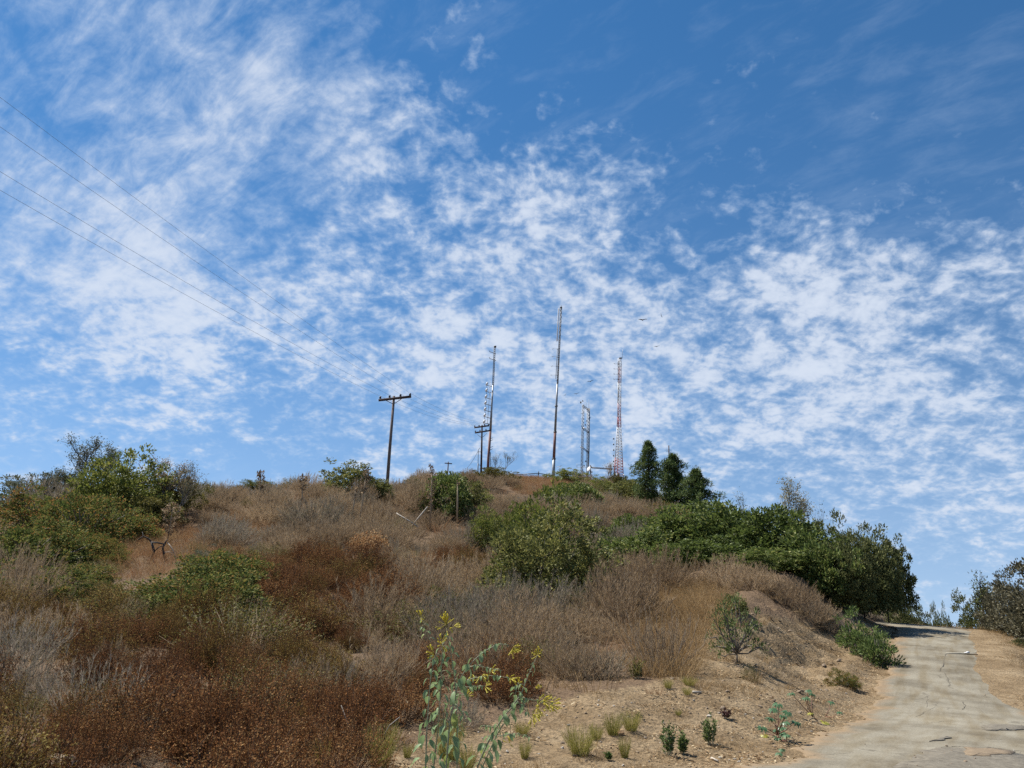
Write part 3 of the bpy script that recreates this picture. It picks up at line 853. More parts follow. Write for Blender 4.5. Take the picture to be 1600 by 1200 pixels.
for q in range(5):
    add_proto('sage', 1.5, 1.15, ('twigs', twiggy('sage_twigs', 100 + q, 1.5, 1.15, 115, 24, [TWIG, TWIG, TWIGTIP], (.07, .2), .0065)))
    add_proto('greysage', 1.5, 1.1, ('twigs', twiggy('grey_sage_twigs', 120 + q, 1.5, 1.1, 115, 20, [GREYTWIG, GREYTWIG, GREYTIP], (.07, .2), .0065, 700, .022)))
    add_proto('rust', 1.4, 0.95, ('foliage', leafy_low('rust_foliage', 140 + q, 1.4, .95, 230, 30, [DARKTWIG, RUST], .028, .013)))
    add_proto('rustolive', 1.4, 0.95, ('foliage', leafy_low('rust_olive_foliage', 150 + q, 1.4, .95, 230, 30, [DARKTWIG, RUSTOLIVE], .028, .013)))
for q in range(3):
    add_proto('vase', 1.7, 1.6, ('twigs', twiggy('vase_twigs', 160 + q, 1.7, 1.6, 90, 30, [GREYTWIG, TWIG, TWIGTIP], (.06, .22), .0065, spread=.62, upw=.8, tmin=.3)))
    add_proto('bigsage', 3.2, 2.1, ('twigs', twiggy('big_sage_twigs', 170 + q, 3.2, 2.1, 230, 32, [TWIG, TWIG, TWIGTIP], (.12, .36), .011)))
    add_proto('biggreysage', 3.2, 2.1, ('twigs', twiggy('big_grey_sage_twigs', 176 + q, 3.2, 2.1, 230, 32, [GREYTWIG, GREYTWIG, GREYTIP], (.12, .36), .011)))
    add_proto('olive', 1.6, 1.1, ('foliage', leafy_low('olive_foliage', 180 + q, 1.6, 1.1, 200, 18, [TWIG, OLIVE], .04, .018)))


def leafy_proto(kind, n, seed, w, h, ncl, per, ll, lw, mat, bark=BARK, **kw):
    for q in range(n):
        v, f, c, g = crown(seed + q, w, h, ncl, per, ll, lw, **kw)
        fo = mesh_np(kind + '_foliage', v, f, None, mat)
        br = limbs(g, c, h * .16, .022 * w ** .6, every=max(1, ncl // 34)).mesh(kind + '_branches', bark)
        add_proto(kind, w, h, ('foliage', fo), ('branches', br))


leafy_proto('mixed', 4, 200, 2.0, 1.4, 130, 64, .062, .032, MIXED, rc=.095, shell=.35)
leafy_proto('laurel', 4, 210, 3.6, 2.8, 190, 56, .145, .075, LAUREL, rc=.085, shell=.30)
leafy_proto('toyon', 2, 220, 4.4, 3.8, 330, 75, .10, .056, TOYON, rc=.062, shell=.35, z0=.08)
leafy_proto('yellowgreen', 2, 230, 3.0, 2.4, 160, 56, .10, .05, YELLOWG, rc=.085, shell=.4)
leafy_proto('toyonsmall', 3, 236, 2.6, 2.2, 150, 56, .10, .054, TOYON, rc=.085, shell=.35)
leafy_proto('scrub', 3, 240, 3.4, 2.0, 150, 52, .14, .066, LAUREL, rc=.085, shell=.35)
leafy_proto('olivebush', 3, 250, 4.4, 2.4, 170, 56, .14, .06, OLIVE, rc=.075, shell=.35)
leafy_proto('greybush', 3, 260, 3.0, 1.8, 110, 42, .10, .04, GREYG, rc=.085, shell=.4)
leafy_proto('darkbush', 3, 270, 4.0, 3.4, 180, 56, .14, .07, OAK, DARKBARK, rc=.085, shell=.35)
leafy_proto('dustybush', 3, 280, 4.4, 4.2, 230, 60, .13, .068, OAKGREY, DARKBARK, rc=.075, shell=.35)
leafy_proto('oak', 2, 290, 4.0, 4.0, 300, 72, .12, .065, OAK, DARKBARK, rc=.07, shell=.38, z0=.20, jit=.5, lobes=7)
leafy_proto('weedbush', 3, 300, 1.3, 1.1, 60, 34, .085, .034, BRIGHTG, rc=.12, shell=.5, up=.7)
LEAFY = leafmat('bank_shrub_leaves', [(0, (0.05, 0.075, 0.024)), (.5, (0.115, 0.155, 0.048)), (1, (0.25, 0.28, 0.11))], .3, .6, .2)
leafy_proto('opensmall', 2, 306, 1.5, 1.3, 50, 34, .062, .030, LEAFY, rc=.095, shell=.28, jit=.9, lobes=6, z0=.18)
for q in range(4):
    add_proto('drygrass', .7, .55, ('blades', tuft('dry_grass_tuft', 310 + q, 85, .55, .22, [STRAW, STRAW], .006, 2)))
    add_proto('redgrass', .7, .6, ('blades', tuft('reddish_grass_tuft', 320 + q, 85, .6, .25, [STRAWRED, STRAW], .006, 2)))
    add_proto('ygrass', .40, .34, ('blades', tuft('yellow_green_tuft', 330 + q, 300, .34, .13, [YGRASS, YGRASS], .0055, 3, .25)))
    add_proto('stubble', .5, .14, ('blades', tuft('stubble_tuft', 340 + q, 40, .13, .22, [STRAW, STRAW], .005, 1, .9)))
for q in range(2):
    add_proto('orangedry', 1.8, 1.0, ('foliage', leafy_low('orange_flower_foliage', 350 + q, 1.8, 1.0, 190, 15, [TWIG, ORANGE], .07, .045, .6)))
    add_proto('reddry', 1.8, .7, ('foliage', leafy_low('red_flower_foliage', 352 + q, 1.8, .7, 150, 14, [TWIG, REDDRY], .06, .03, .5)))

USED = {}


SOFT = 1


def plant(kind, loc, w, h, name, label, cat, group=None, rz=None, pick=None, tilt=(0, 0)):
    pr = PROTO[kind]
    k = USED.get(kind, 0) if pick is None else pick
    USED[kind] = k + 1
    pw, ph, parts = pr[k % len(pr)]
    sx = w / pw; sz = h / ph
    rz = random.uniform(0, 6.28) if rz is None else rz
    if len(parts) == 1:
        o = bpy.data.objects.new(name, parts[0][1]); link(o)
    else:
        o = empty(name)
        for pn, me in parts: link(bpy.data.objects.new(pn, me), o)
    o.location = loc; o.rotation_euler = (tilt[0], tilt[1], rz); o.scale = (sx, sx, sz)
    return tag(o, label, cat, group)


def shrub(kind, px, py, wpx, hpx, name, label, cat='shrub', group=None, y=None, sink=0.05, **kw):
    """a plant whose foot is at a picture point (or in that column y metres out, its top then at py - hpx)"""
    p = ground(px, py) if y is None else on_ground(px, y)
    m = p[1] / math.cos(PITCH) * .985 / FPX
    h = hpx * m
    if y is not None: h = max(h * .45, at(px, py - hpx, p[1])[2] - p[2])
    CLEAR.append((p[0], p[1], wpx * m * (.42 if p[1] > 24 or py > 1040 and px > 850 else .27)))
    if p[1] > 24:
        for f_ in (.965, .93): CLEAR.append((p[0] * f_, p[1] * f_, wpx * m * .34))
    return plant(kind, p - np.array([0, 0, sink]), wpx * m * 1.10, h * 1.02, name, label, cat, group, **kw)


CLEAR = []

# ------------------------------------------------------------------ shrubs and trees one can point to
# left ridge
def bare_tree(name, seed, px, py, wpx, hpx, y, leafm, nleaf, ll, label, cat='tree', bark=BARK, levels=4, r0=.07, ang=.62, up=.12, sub=None, gnarl=.25, trunk=.25):
    p = on_ground(px, y); m = p[1] / FPX
    mb, E, ED, g = branchy(seed, max(hpx * m, at(px, py - hpx, y)[2] - p[2]) * 1.03, wpx * m * 1.1, levels, r0, 3, ang, gnarl, up, trunk)
    root = empty(name, p - np.array([0, 0, .1]), 0)
    mb.build('branches', bark, root, True)
    if nleaf:
        idx = g.integers(0, len(E), nleaf)
        P = E[idx] + g.normal(size=(nleaf, 3)) * ll * 1.1
        v, f = leaves(P, ED[idx] * .6 + rdir(g, nleaf) + np.array([0, 0, .2]), ll * g.uniform(.6, 1.3, nleaf), ll * .45, g)
        link(bpy.data.objects.new('foliage', mesh_np(name + '_foliage', v, f, None, leafm)), root)
    return tag(root, label, cat)


bare_tree('ridge_tree', 401, 117, 790, 86, 108, 47, GREYG, 2600, .12, 'sparse open tree with small dark leaves, tallest on the left ridge', r0=.10, gnarl=.4)
bare_tree('ridge_tree', 402, 152, 780, 56, 86, 51, GREYG, 2600, .11, 'slim leafy treetop rising directly behind the yellow-green feathery bush', r0=.06, levels=4)
bare_tree('bare_tree', 403, 230, 792, 118, 88, 45, TWIGTIP, 2600, .10, 'grey bare-branched tree with twisting dark limbs right of the yellow-green bush', r0=.11, gnarl=.55, ang=.8)
bare_tree('bare_tree', 404, 266, 800, 66, 78, 44, GREYTIP, 1500, .09, 'thin silvery twiggy tree at the right end of the left ridge thicket', r0=.05, gnarl=.35, ang=.5)
bare_tree('ridge_tree', 405, 58, 792, 100, 62, 44, GREYG, 2600, .11, 'low sprawling half-bare tree at the left of the ridge thicket', r0=.07, gnarl=.5, ang=.85)
bare_tree('ridge_tree', 406, 3, 800, 34, 52, 46, OAK, 600, .10, 'dark spiky treetop cut by the left edge of the picture', r0=.05, bark=DARKBARK)
S = shrub
S('yellowgreen', 165, 812, 140, 106, 'feathery_shrub', 'tall yellow-green feathery bush in the middle of the left ridge thicket', y=44)
S('yellowgreen', 205, 816, 100, 82, 'feathery_shrub', 'olive-yellow bush right of the tallest feathery bush in the left ridge thicket', y=46)
S('olivebush', 256, 818, 84, 74, 'olive_shrub', 'dull olive bush at the right end of the left ridge thicket', y=47)
S('greybush', 40, 818, 130, 78, 'grey_green_shrub', 'broad grey-green bush on the skyline near the left edge', y=46)
S('toyonsmall', 110, 815, 80, 70, 'green_shrub', 'mid-green bush at the foot of the tallest sparse tree on the left ridge', y=46)
S('biggreysage', 60, 812, 120, 66, 'grey_shrub', 'rounded grey twiggy shrub below the sprawling tree on the left ridge', y=43)
S('yellowgreen', 60, 815, 60, 40, 'green_shrub', 'small yellow-green bush at the foot of the grey shrub on the left ridge', y=41)
S('olivebush', 218, 820, 110, 52, 'olive_shrub', 'olive leafy bush below the bare-branched tree on the left ridge', y=43)
S('biggreysage', 292, 805, 70, 40, 'grey_shrub', 'low grey tangle of twigs beside the right end of the left ridge thicket', y=50)
S('mixed', 120, 868, 140, 92, 'green_shrub', 'dark green bush with rusty tips left of the tan grass gap', y=34)
S('mixed', 60, 846, 125, 80, 'green_shrub', 'large green bush with rust-tinged crown below the left ridge thicket', y=37)
S('mixed', 190, 842, 120, 62, 'green_shrub', 'olive-green bush above the tan grass gap', y=38)
S('laurel', 96, 850, 74, 62, 'green_shrub', 'small deep green bush with glossy leaves among rusty ones on the left', y=36)
S('mixed', 30, 920, 170, 100, 'green_shrub', 'wide green and rust bush at the left edge below the ridge', y=27)
S('mixed', 138, 932, 120, 52, 'green_shrub', 'dense green bush with shaded underside left of the dead snag', y=26)
S('toyonsmall', 120, 905, 80, 42, 'green_shrub', 'dark shaded bush beneath the rust-tipped bushes on the left slope', y=28)
S('mixed', 305, 968, 190, 76, 'green_shrub', 'low spreading green bush between the snag and the rust brush', y=21.5)
S('mixed', 215, 975, 130, 52, 'green_shrub', 'low green bush with orange tips downhill of the snag', y=21)
S('mixed', 385, 925, 90, 58, 'green_shrub', 'grey-green bush right of the snag at the top of the rust brush', y=25)
S('greybush', 322, 884, 66, 34, 'grey_green_shrub', 'soft grey-green shrub right of the dead snag', y=29)
# upper slope, left of the big bush
S('darkbush', 347, 802, 62, 36, 'dark_shrub', 'dark green bush on the skyline left of the first dry flower stalks', y=62)
S('mixed', 388, 802, 66, 36, 'olive_shrub', 'rust and olive bush on the skyline behind a tall dry flower stalk', y=61)
S('toyonsmall', 536, 806, 94, 80, 'round_shrub', 'rounded dark green bush on the skyline left of the leaning wooden pole', y=62)
S('toyonsmall', 586, 806, 54, 58, 'round_shrub', 'green bush at the very foot of the leaning wooden pole', y=61)
S('biggreysage', 490, 838, 130, 62, 'grey_shrub', 'broad grey mound of dry twigs below the rounded dark green bush', y=45)
S('bigsage', 410, 838, 100, 50, 'brown_shrub', 'brown dry mound left of the broad grey mound', y=46)
S('orangedry', 576, 864, 66, 34, 'flowering_shrub', 'pale orange dome of dried flower heads in the grey brush', y=36)
S('reddry', 350, 836, 52, 15, 'flowering_shrub', 'low red-orange patch of dried flowers in the reddish grass', y=46)
S('darkbush', 640, 772, 46, 24, 'dark_shrub', 'low dark grey-green scrub on the skyline right of the leaning pole', y=88)
S('laurel', 694, 812, 92, 72, 'round_shrub', 'deep green rounded bush behind the tallest dry flower stalk', y=60)
S('toyonsmall', 735, 800, 46, 46, 'round_shrub', 'olive-green bush adjoining the deep green bush, left of the summit', y=66)
S('yellowgreen', 752, 792, 44, 24, 'green_shrub', 'yellow-green low bush just below the olive summit dome', y=76)
S('olivebush', 768, 772, 86, 40, 'olive_shrub', 'smooth olive dome of a bush on the summit in front of the wooden poles', y=104)
S('greybush', 716, 760, 52, 22, 'grey_green_shrub', 'grey-green bush in front of the small distant pole', y=104)
S('yellowgreen', 760, 842, 64, 52, 'green_shrub', 'bright green leafy bush left of the big yellow-green crown', y=44)
S('yellowgreen', 800, 830, 46, 40, 'green_shrub', 'small bright green bush tucked beside the big yellow-green crown', y=46)
# the big bush in the middle and its neighbours
S('yellowgreen', 845, 872, 124, 106, 'green_shrub', 'yellow-green crown rising at the top of the biggest central bush', y=34)
S('toyon', 852, 942, 186, 140, 'large_shrub', 'biggest bush in the middle of the slope, grey-green with dark hollows', y=27.5)
S('toyonsmall', 915, 915, 70, 56, 'large_shrub', 'yellow-tinged bush on the right flank of the biggest central bush', y=28)
S('olive', 905, 978, 84, 60, 'olive_shrub', 'olive bush at the lower right foot of the biggest central bush', y=22)
S('olive', 740, 962, 90, 46, 'olive_shrub', 'low olive-green bush at the lower left foot of the biggest central bush', y=23)
S('mixed', 705, 955, 64, 36, 'green_shrub', 'small rust-tipped green bush left of the biggest central bush', y=23.5)
S('bigsage', 820, 1010, 170, 92, 'brown_shrub', 'large feathery brown shrub in front of the biggest central bush', y=18.6)
S('bigsage', 970, 985, 170, 110, 'brown_shrub', 'large grey-brown bare shrub right of the biggest central bush', y=21)
S('vase', 1030, 1062, 112, 112, 'bare_shrub', 'vase-shaped bare grey shrub at the edge of the open dirt', y=14.6)
S('greysage', 945, 1070, 120, 66, 'grey_shrub', 'sprawling silver-grey twig tangle left of the vase-shaped shrub', y=14.2)
S('bigsage', 900, 1075, 120, 90, 'brown_shrub', 'arching brown shrub left of the silver-grey twig tangle', y=14.2)
S('sage', 700, 1045, 120, 90, 'brown_shrub', 'grey-brown shrub behind the yellow-flowered tall plants', y=15.5)
S('sage', 620, 1085, 100, 90, 'brown_shrub', 'wispy tan-tipped shrub left of the yellow-flowered tall plants', y=13.4)
S('greysage', 205, 1168, 165, 140, 'grey_shrub', 'big silvery sage shrub among the rust brush at the lower left', y=9.7)
S('greysage', 80, 1040, 110, 80, 'grey_shrub', 'pale grey wispy shrub near the left edge above the rust brush', y=14)
S('sage', 130, 1000, 110, 60, 'brown_shrub', 'tan wispy shrub at the border of green and rust brush on the left', y=16.5)
S('sage', 435, 1005, 80, 56, 'brown_shrub', 'pale tan broom-like shrub standing out of the rust brush', y=17.5)
S('olive', 420, 1140, 110, 86, 'olive_shrub', 'yellow-olive bush in the rust brush at the lower centre left', y=10.6)
S('olive', 110, 1160, 90, 80, 'olive_shrub', 'dull olive bush left of the big silvery sage', y=9.9)
for px, y, w_, h_, kd, lab in [(168, 14.8, 130, 80, 'rust', 'rust-brown bush directly above the big silvery sage at the lower left'), (232, 15.4, 130, 78, 'rust', 'rust-brown bush up and right of the big silvery sage'), (110, 15.2, 110, 72, 'rustolive', 'olive-rust bush right of the pale wispy shrub near the left edge'), (195, 13.4, 120, 74, 'rustolive', 'olive-brown bush touching the top of the big silvery sage')]:
    S(kd, px, 1035, w_, h_, 'rust_shrub', lab, 'shrub', 'rust bushes above the silvery sage', y=y)
# summit
S('yellowgreen', 882, 778, 60, 44, 'green_shrub', 'bright yellow-green bush at the foot of the tall steel pole', y=112)
S('scrub', 905, 806, 90, 50, 'dark_shrub', 'dark green scrub below the summit dish antennas', y=86)
S('scrub', 870, 792, 50, 34, 'dark_shrub', 'small dark green bush left of the summit scrub', y=90)
S('yellowgreen', 940, 786, 50, 40, 'green_shrub', 'yellow-green bush between the dish mast and the red tower', y=104)
S('olivebush', 968, 780, 46, 38, 'olive_shrub', 'brownish bush hiding the foot of the red and white tower', y=110)
S('toyonsmall', 988, 800, 78, 50, 'green_shrub', 'green bush on the right shoulder of the summit left of the conifers', y=98)
S('greybush', 972, 818, 96, 30, 'grey_green_shrub', 'grey-green mound above the brown band right of the summit scrub', y=80)
bare_tree('bare_shrub', 420, 950, 782, 44, 46, 108, TWIGTIP, 300, .14, 'thin leafless bush in front of the red and white tower', 'shrub', r0=.05)
bare_tree('bare_shrub', 421, 782, 765, 42, 42, 118, GREYTIP, 260, .14, 'thin leafless bush on the summit right of the wooden poles', 'shrub', r0=.05, ang=.45)
bare_tree('bare_shrub', 422, 768, 762, 26, 46, 122, GREYTIP, 160, .14, 'wispy bare stems against the base of the reddish mast', 'shrub', r0=.04, ang=.4)
# the laurel mass above the cut
TOPS = {1008: 828, 1072: 797, 1140: 786, 1200: 798, 1265: 816, 1100: 838, 1190: 858, 1285: 850, 1342: 818, 1322: 832, 1378: 834,
        1135: 866, 1178: 880, 1222: 898, 1262: 925, 1290: 950, 1516: 930, 1562: 912, 1606: 896, 1650: 880, 1590: 1000}
LA = [('laurel', 1008, 36, 122, 62, 'low left end of the glossy green laurel mass'), ('laurel', 1072, 38, 140, 92, 'second glossy laurel from the left end of the mass'),
      ('laurel', 1140, 37, 140, 104, 'glossy laurel at the peak of the mass right of the conifers'), ('laurel', 1200, 34.5, 150, 126, 'tall glossy laurel below the pale bare tree'),
      ('laurel', 1265, 32, 130, 132, 'dark glossy laurel between the bare tree and the oak'), ('laurel', 1100, 33, 130, 60, 'lower front laurel above the dry brown shrubs'),
      ('laurel', 1190, 30.5, 130, 70, 'lower laurel bush directly behind the shrubs on the cut bank'), ('laurel', 1285, 29.5, 90, 100, 'dark laurel bush leaning over the cut bank')]
for k, px, y, w_, h_, lab in LA:
    p = on_ground(px, y)
    S(k, px, TOPS[px] + h_, w_, h_, 'laurel_bush', lab, group='laurels above the cut bank', y=y)
for px, y, w_, h_, lab in [(1342, 31.0, 120, 146, 'round-headed dusty oak leaning over the road at the bend'), (1322, 29.3, 74, 128, 'shaded inner oak between the laurels and the roadside oak'), (1378, 34.0, 84, 134, 'dark outer oak crown reaching farthest over the road')]:
    S('oak', px, TOPS[px] + h_, w_, h_, 'oak_tree', lab, 'tree', y=y)
bare_tree('bare_tree', 430, 1228, 856, 80, 104, 39, PALEOLIVE, 2600, .10, 'pale half-bare tree poking above the laurel mass', r0=.06, ang=.5)
bare_tree('bare_tree', 431, 1172, 840, 50, 74, 42, GREYG, 240, .10, 'small dark leafless top above the laurel mass right of the conifers', r0=.04, ang=.5)
bare_tree('bare_tree', 432, 1276, 870, 54, 86, 37, GREYG, 280, .10, 'thin dark twigs above the laurel mass left of the oak', r0=.04, ang=.7)
# shrubs along the lip of the cut bank
for px, y, w_, h_, kd, lab in [(1135, 27.0, 120, 66, 'bigsage', 'dry brown shrub at the upper left end of the bank lip'), (1178, 26.0, 100, 62, 'bigsage', 'dry grey-brown shrub second along the lip of the bank'),
                               (1222, 25.2, 100, 72, 'bigsage', 'feathery tan-topped shrub in the middle of the bank lip'), (1262, 24.8, 86, 66, 'bigsage', 'wind-swept brown shrub overhanging the gully in the bank'),
                               (1290, 24.8, 56, 46, 'biggreysage', 'last small dry shrub before the green weeds by the road')]:
    S(kd, px, TOPS[px] + h_, w_, h_, 'brown_shrub', lab, group='dry shrubs along the lip of the cut bank', y=y)
# on the bank and at its foot
S('opensmall', 1152, 1040, 86, 96, 'bank_shrub', 'lone leafy green shrub growing on the bare cut bank', rz=2.0)
S('toyonsmall', 1150, 966, 40, 26, 'bank_shrub', 'small green sprig above the lone shrub on the cut bank')
S('olive', 1172, 1068, 30, 26, 'bank_shrub', 'small olive tuft below the lone shrub on the cut bank')
S('weedbush', 1328, 1002, 62, 54, 'green_weed', 'bright green weeds clinging to the bank below the oak', 'weed', y=23.0)
S('weedbush', 1362, 1034, 60, 48, 'green_weed', 'bright green leafy weed clump at the edge of the road', 'weed', y=21.3)
S('weedbush', 1340, 1018, 44, 40, 'green_weed', 'green weeds between the two clumps at the foot of the bank', 'weed', y=22)
S('mixed', 1322, 1072, 46, 26, 'bank_shrub', 'dull dark plant in the shade at the foot of the bank')
# right of the road
bare_tree('roadside_tree', 440, 1521, 985, 50, 88, 37, OAK, 1400, .12, 'slender dark tree with ragged side branches right of the road crest', bark=DARKBARK, r0=.09, ang=.75, up=.3)
for k, px, y, w_, h_, nm, lab in [('darkbush', 1516, 37, 60, 46, 'dark_shrub', 'dark bush at the foot of the slender ragged tree'), ('dustybush', 1562, 34, 78, 86, 'dusty_tree', 'dusty olive bush right of the slender ragged tree'),
                                  ('dustybush', 1606, 31, 110, 132, 'dusty_tree', 'tall dusty olive tree cut by the right edge of the picture'), ('dustybush', 1650, 27, 150, 190, 'dusty_tree', 'big dusty tree mostly beyond the right edge'),
                                  ('darkbush', 1590, 27, 60, 40, 'dark_shrub', 'low dark bush on the shoulder below the dusty trees')]:
    S(k, px, TOPS[px] + h_, w_, h_, nm, lab, 'tree' if 'tree' in nm else 'shrub', y=y)
for px, y, w_, h_, lab in [(1396, 44, 44, 44, 'largest dark bush behind the crest beside the oak'), (1424, 50, 38, 36, 'second dark bush behind the crest from the oak'), (1446, 54, 30, 28, 'third dark bush behind the crest from the oak'), (1464, 56, 22, 22, 'last small dark bush behind the crest before the open sky')]:
    p = on_ground(px, y); top = at(px, 972 - h_ * .8, y)[2]
    m = y / FPX
    plant('darkbush', p - np.array([0, 0, .1]), w_ * m * 1.2, top - p[2], 'dark_shrub', lab, 'shrub', 'dark bushes behind the crest of the road')

# conifers on the right shoulder: trunk, whorled boughs ending in round needle puffs
def conifer(px, y, toppy, wpx, seed, label, lean=0.0):
    p = on_ground(px, y); m = p[1] / FPX
    h = at(px, toppy, y)[2] - p[2]; w = wpx * m
    g = np.random.default_rng(seed); root = empty('conifer', p)
    tr = MB(); tr.tube([(0, 0, -.2), (0, 0, h * .5), (0, 0, h * .93)], [h * .022, h * .015, .03], 7); tr.build('trunk', DARKBARK, root, True)
    br, C, Rr_ = MB(), [], []
    n = 84; az0 = g.uniform(0, 6)
    for k in range(n):
        t = (k + g.uniform(0, 1)) / n
        z = h * (.14 + .84 * t); rad = w / 2 * min(1, (1.03 - t) * 1.7) ** .8 * g.uniform(.35, 1.28) * (.82 + .25 * math.sin(az0 + t * 17)) * (1.0 if t > .12 else .8)
        az = k * 2.4 + g.uniform(-.4, .4)
        e = np.array([rad * math.cos(az), rad * math.sin(az), z + rad * .25])
        br.tube([(0, 0, z - rad * .1), e * [.55, .55, 1] - [0, 0, rad * .12], e], [.05, .035, .02], 4, False)
        C.append(e); Rr_.append(w * g.uniform(.07, .19) * (1 - .3 * t))
        if rad > w * .22:
            C.append(e * [.55, .55, 1] + [0, 0, w * .02]); Rr_.append(w * g.uniform(.09, .14))
    C.append(np.array([0, 0, h * .97])); Rr_.append(w * .09)
    br.build('boughs', DARKBARK, root)
    C = np.array(C); Rr_ = np.array(Rr_); per = 90
    idx = np.repeat(np.arange(len(C)), per); N_ = len(idx)
    off = rdir(g, N_); P = C[idx] + off * (Rr_[idx] * g.uniform(0.15, .95, N_))[:, None] * [1, 1, .85]
    v, f = leaves(P, off + np.array([0, 0, .35]) + rdir(g, N_) * .35, w * .07 * g.uniform(.6, 1.3, N_), w * .020, g)
    link(bpy.data.objects.new('crown', mesh_np('conifer_crown', v, f, None, PINE)), root)
    return tag(root, label, 'tree', 'conifers on the right shoulder of the hill')


conifer(1014, 92, 690, 50, 501, 'tallest of the three conifers, beside the red and white tower')
conifer(1053, 95, 711, 58, 502, 'middle conifer, in front of the small antenna pole')
conifer(1091, 89, 734, 58, 503, 'shortest and rightmost of the three conifers')

# ------------------------------------------------------------------ poles, wires, masts
POLEWOOD = solid('weathered_pole_wood', (0.075, 0.055, 0.048), (0.23, 0.18, 0.155), 3.0, .9, stretch=(6, 6, .7), bump=.4)
CREOSOTE = solid('dark_pole_wood', (0.035, 0.024, 0.022), (0.085, 0.055, 0.048), 4.0, .9, stretch=(5, 5, .5))
CERAMIC = solid('dark_insulator', (0.03, 0.025, 0.03), (0.06, 0.05, 0.055), 5, .3)
WIRE = solid('wire_metal', (0.10, 0.105, 0.115), (0.16, 0.165, 0.17), 5, .5, .3)
GALV = solid('galvanised_steel', (0.17, 0.18, 0.19), (0.33, 0.34, 0.35), 3, .5, .4)
DARKSTEEL = solid('dark_steel', (0.05, 0.052, 0.058), (0.12, 0.12, 0.125), 4, .55, .3)
RUSTY = solid('rusty_steel', (0.13, 0.06, 0.05), (0.27, 0.14, 0.115), 2.5, .8, .1, stretch=(2, 2, .6))
REDPAINT = solid('faded_red_paint', (0.33, 0.075, 0.075), (0.45, 0.15, 0.145), 3, .6)
WHITEPAINT = solid('white_paint', (0.62, 0.62, 0.62), (0.78, 0.78, 0.77), 3, .55)
PINKPAINT = solid('faded_pink_paint', (0.42, 0.25, 0.25), (0.55, 0.40, 0.40), 3, .6)
CHARRED = solid('charred_wood', (0.018, 0.014, 0.013), (0.075, 0.06, 0.052), 10, .85, stretch=(1, 1, .4))
PALEWOOD = solid('bleached_wood', (0.28, 0.24, 0.19), (0.48, 0.43, 0.36), 9, .85, stretch=(1, 1, .4))


class Frame:                        # a picture-aligned working plane standing at one distance: pixel -> point local to a base
    def __init__(s, px, py, y, sunk=.6):
        s.y = y; g_ = on_ground(px, y); b = at(px, py, y)
        s.base = np.array([b[0], y, min(g_[2], b[2])]); s.px = px; s.py = py; s.m = y / FPX

    def __call__(s, px, py, dy=0.0):
        q = at(px, py, s.y + dy); return q - s.base

    def root(s, name, label, cat, group=None):
        return tag(empty(name, s.base), label, cat, group)


def sag(a, b, drop, n=18):
    t = np.linspace(0, 1, n)[:, None]
    return a + (b - a) * t - np.array([0, 0, 1]) * drop * 4 * t * (1 - t)


def tube_obj(name, pts, r, mat, parent=None, k=6, smooth=True):
    mb = MB(); mb.tube(pts, r, k); return mb.build(name, mat, parent, smooth)


# leaning wooden pole nearest the camera
F1 = Frame(603, 776, 66)
r1 = F1.root('utility_pole', 'weathered wooden pole with one crossarm standing between two skyline bushes', 'utility pole')
tube_obj('pole', [F1(602.5, 790), F1(609, 700), F1(615.6, 619)], [.155, .135, .11], POLEWOOD, r1, 9)
mb = MB(); a, b = F1(591.5, 625.4, -.22), F1(642.5, 619.6, -.22)
ax = unit(b - a); mb.box((a + b) / 2, (np.linalg.norm(b - a), .13, .20), [ax, (0, 1, 0), np.cross(ax, (0, 1, 0))]); arm1 = mb.build('crossarm', CREOSOTE, r1)
for px, py in ((603, 625.6), (628, 622.8)):
    mb = MB(); mb.bar(F1(px, py, -.2), F1(615.0, 631.5, -.2), .03, 4); mb.build('brace', DARKSTEEL, r1)
INS1 = []
for px, py in ((594, 622), (608.6, 620.5), (625.6, 618.8), (640.6, 617.4)):
    q = F1(px, py + 1.5, -.22); mb = MB()
    mb.lathe(q, (0, 0, 1), [(-.02, .03), (.03, .03), (.05, .09), (.12, .11), (.14, .07), (.18, .10), (.24, .08), (.27, .03), (.27, .001)], 8)
    mb.build('insulator', CERAMIC, arm1, True); INS1.append(F1.base + q + np.array([0, 0, .26]))

# double-arm pole on the summit
F2 = Frame(752.5, 745, 119)
r2 = F2.root('utility_pole', 'dark pole with two crossarms on the summit beside the reddish mast', 'utility pole')
tube_obj('pole', [F2(751.4, 750), F2(752.6, 700), F2(753.2, 664)], [.17, .14, .11], CREOSOTE, r2, 8)
INS2 = []
for (ax0, ay0), (bx0, by0) in (((741, 668.2), (764.4, 665)), ((742, 676.3), (766.6, 672.6))):
    a, b = F2(ax0, ay0, -.2), F2(bx0, by0, -.2); ax = unit(b - a); mb = MB()
    mb.box((a + b) / 2, (np.linalg.norm(b - a), .14, .22), [ax, (0, 1, 0), np.cross(ax, (0, 1, 0))]); arm = mb.build('crossarm', CREOSOTE, r2)
    for t in (.03, .32, .7, .97):
        q = a + (b - a) * t; mb = MB(); mb.lathe(q, (0, 0, 1), [(.08, .03), (.13, .1), (.22, .1), (.25, .07), (.34, .09), (.37, .001)], 7); mb.build('insulator', CERAMIC, arm, True)
        INS2.append(F2.base + q + np.array([0, 0, .35]))
mb = MB(); mb.bar(F2(746, 679, -.2), F2(752.6, 684, -.2), .03, 4); mb.bar(F2(761, 677, -.2), F2(753.2, 684, -.2), .03, 4); mb.build('brace', DARKSTEEL, r2)
mb = MB(); mb.tube([F2(746.4, 750, -.3), F2(747, 724, -.3)], [.09, .09], 6); mb.tube([F2(747, 724, -.3), F2(747.4, 703, -.3), F2(749.5, 700, -.25)], .045, 5)
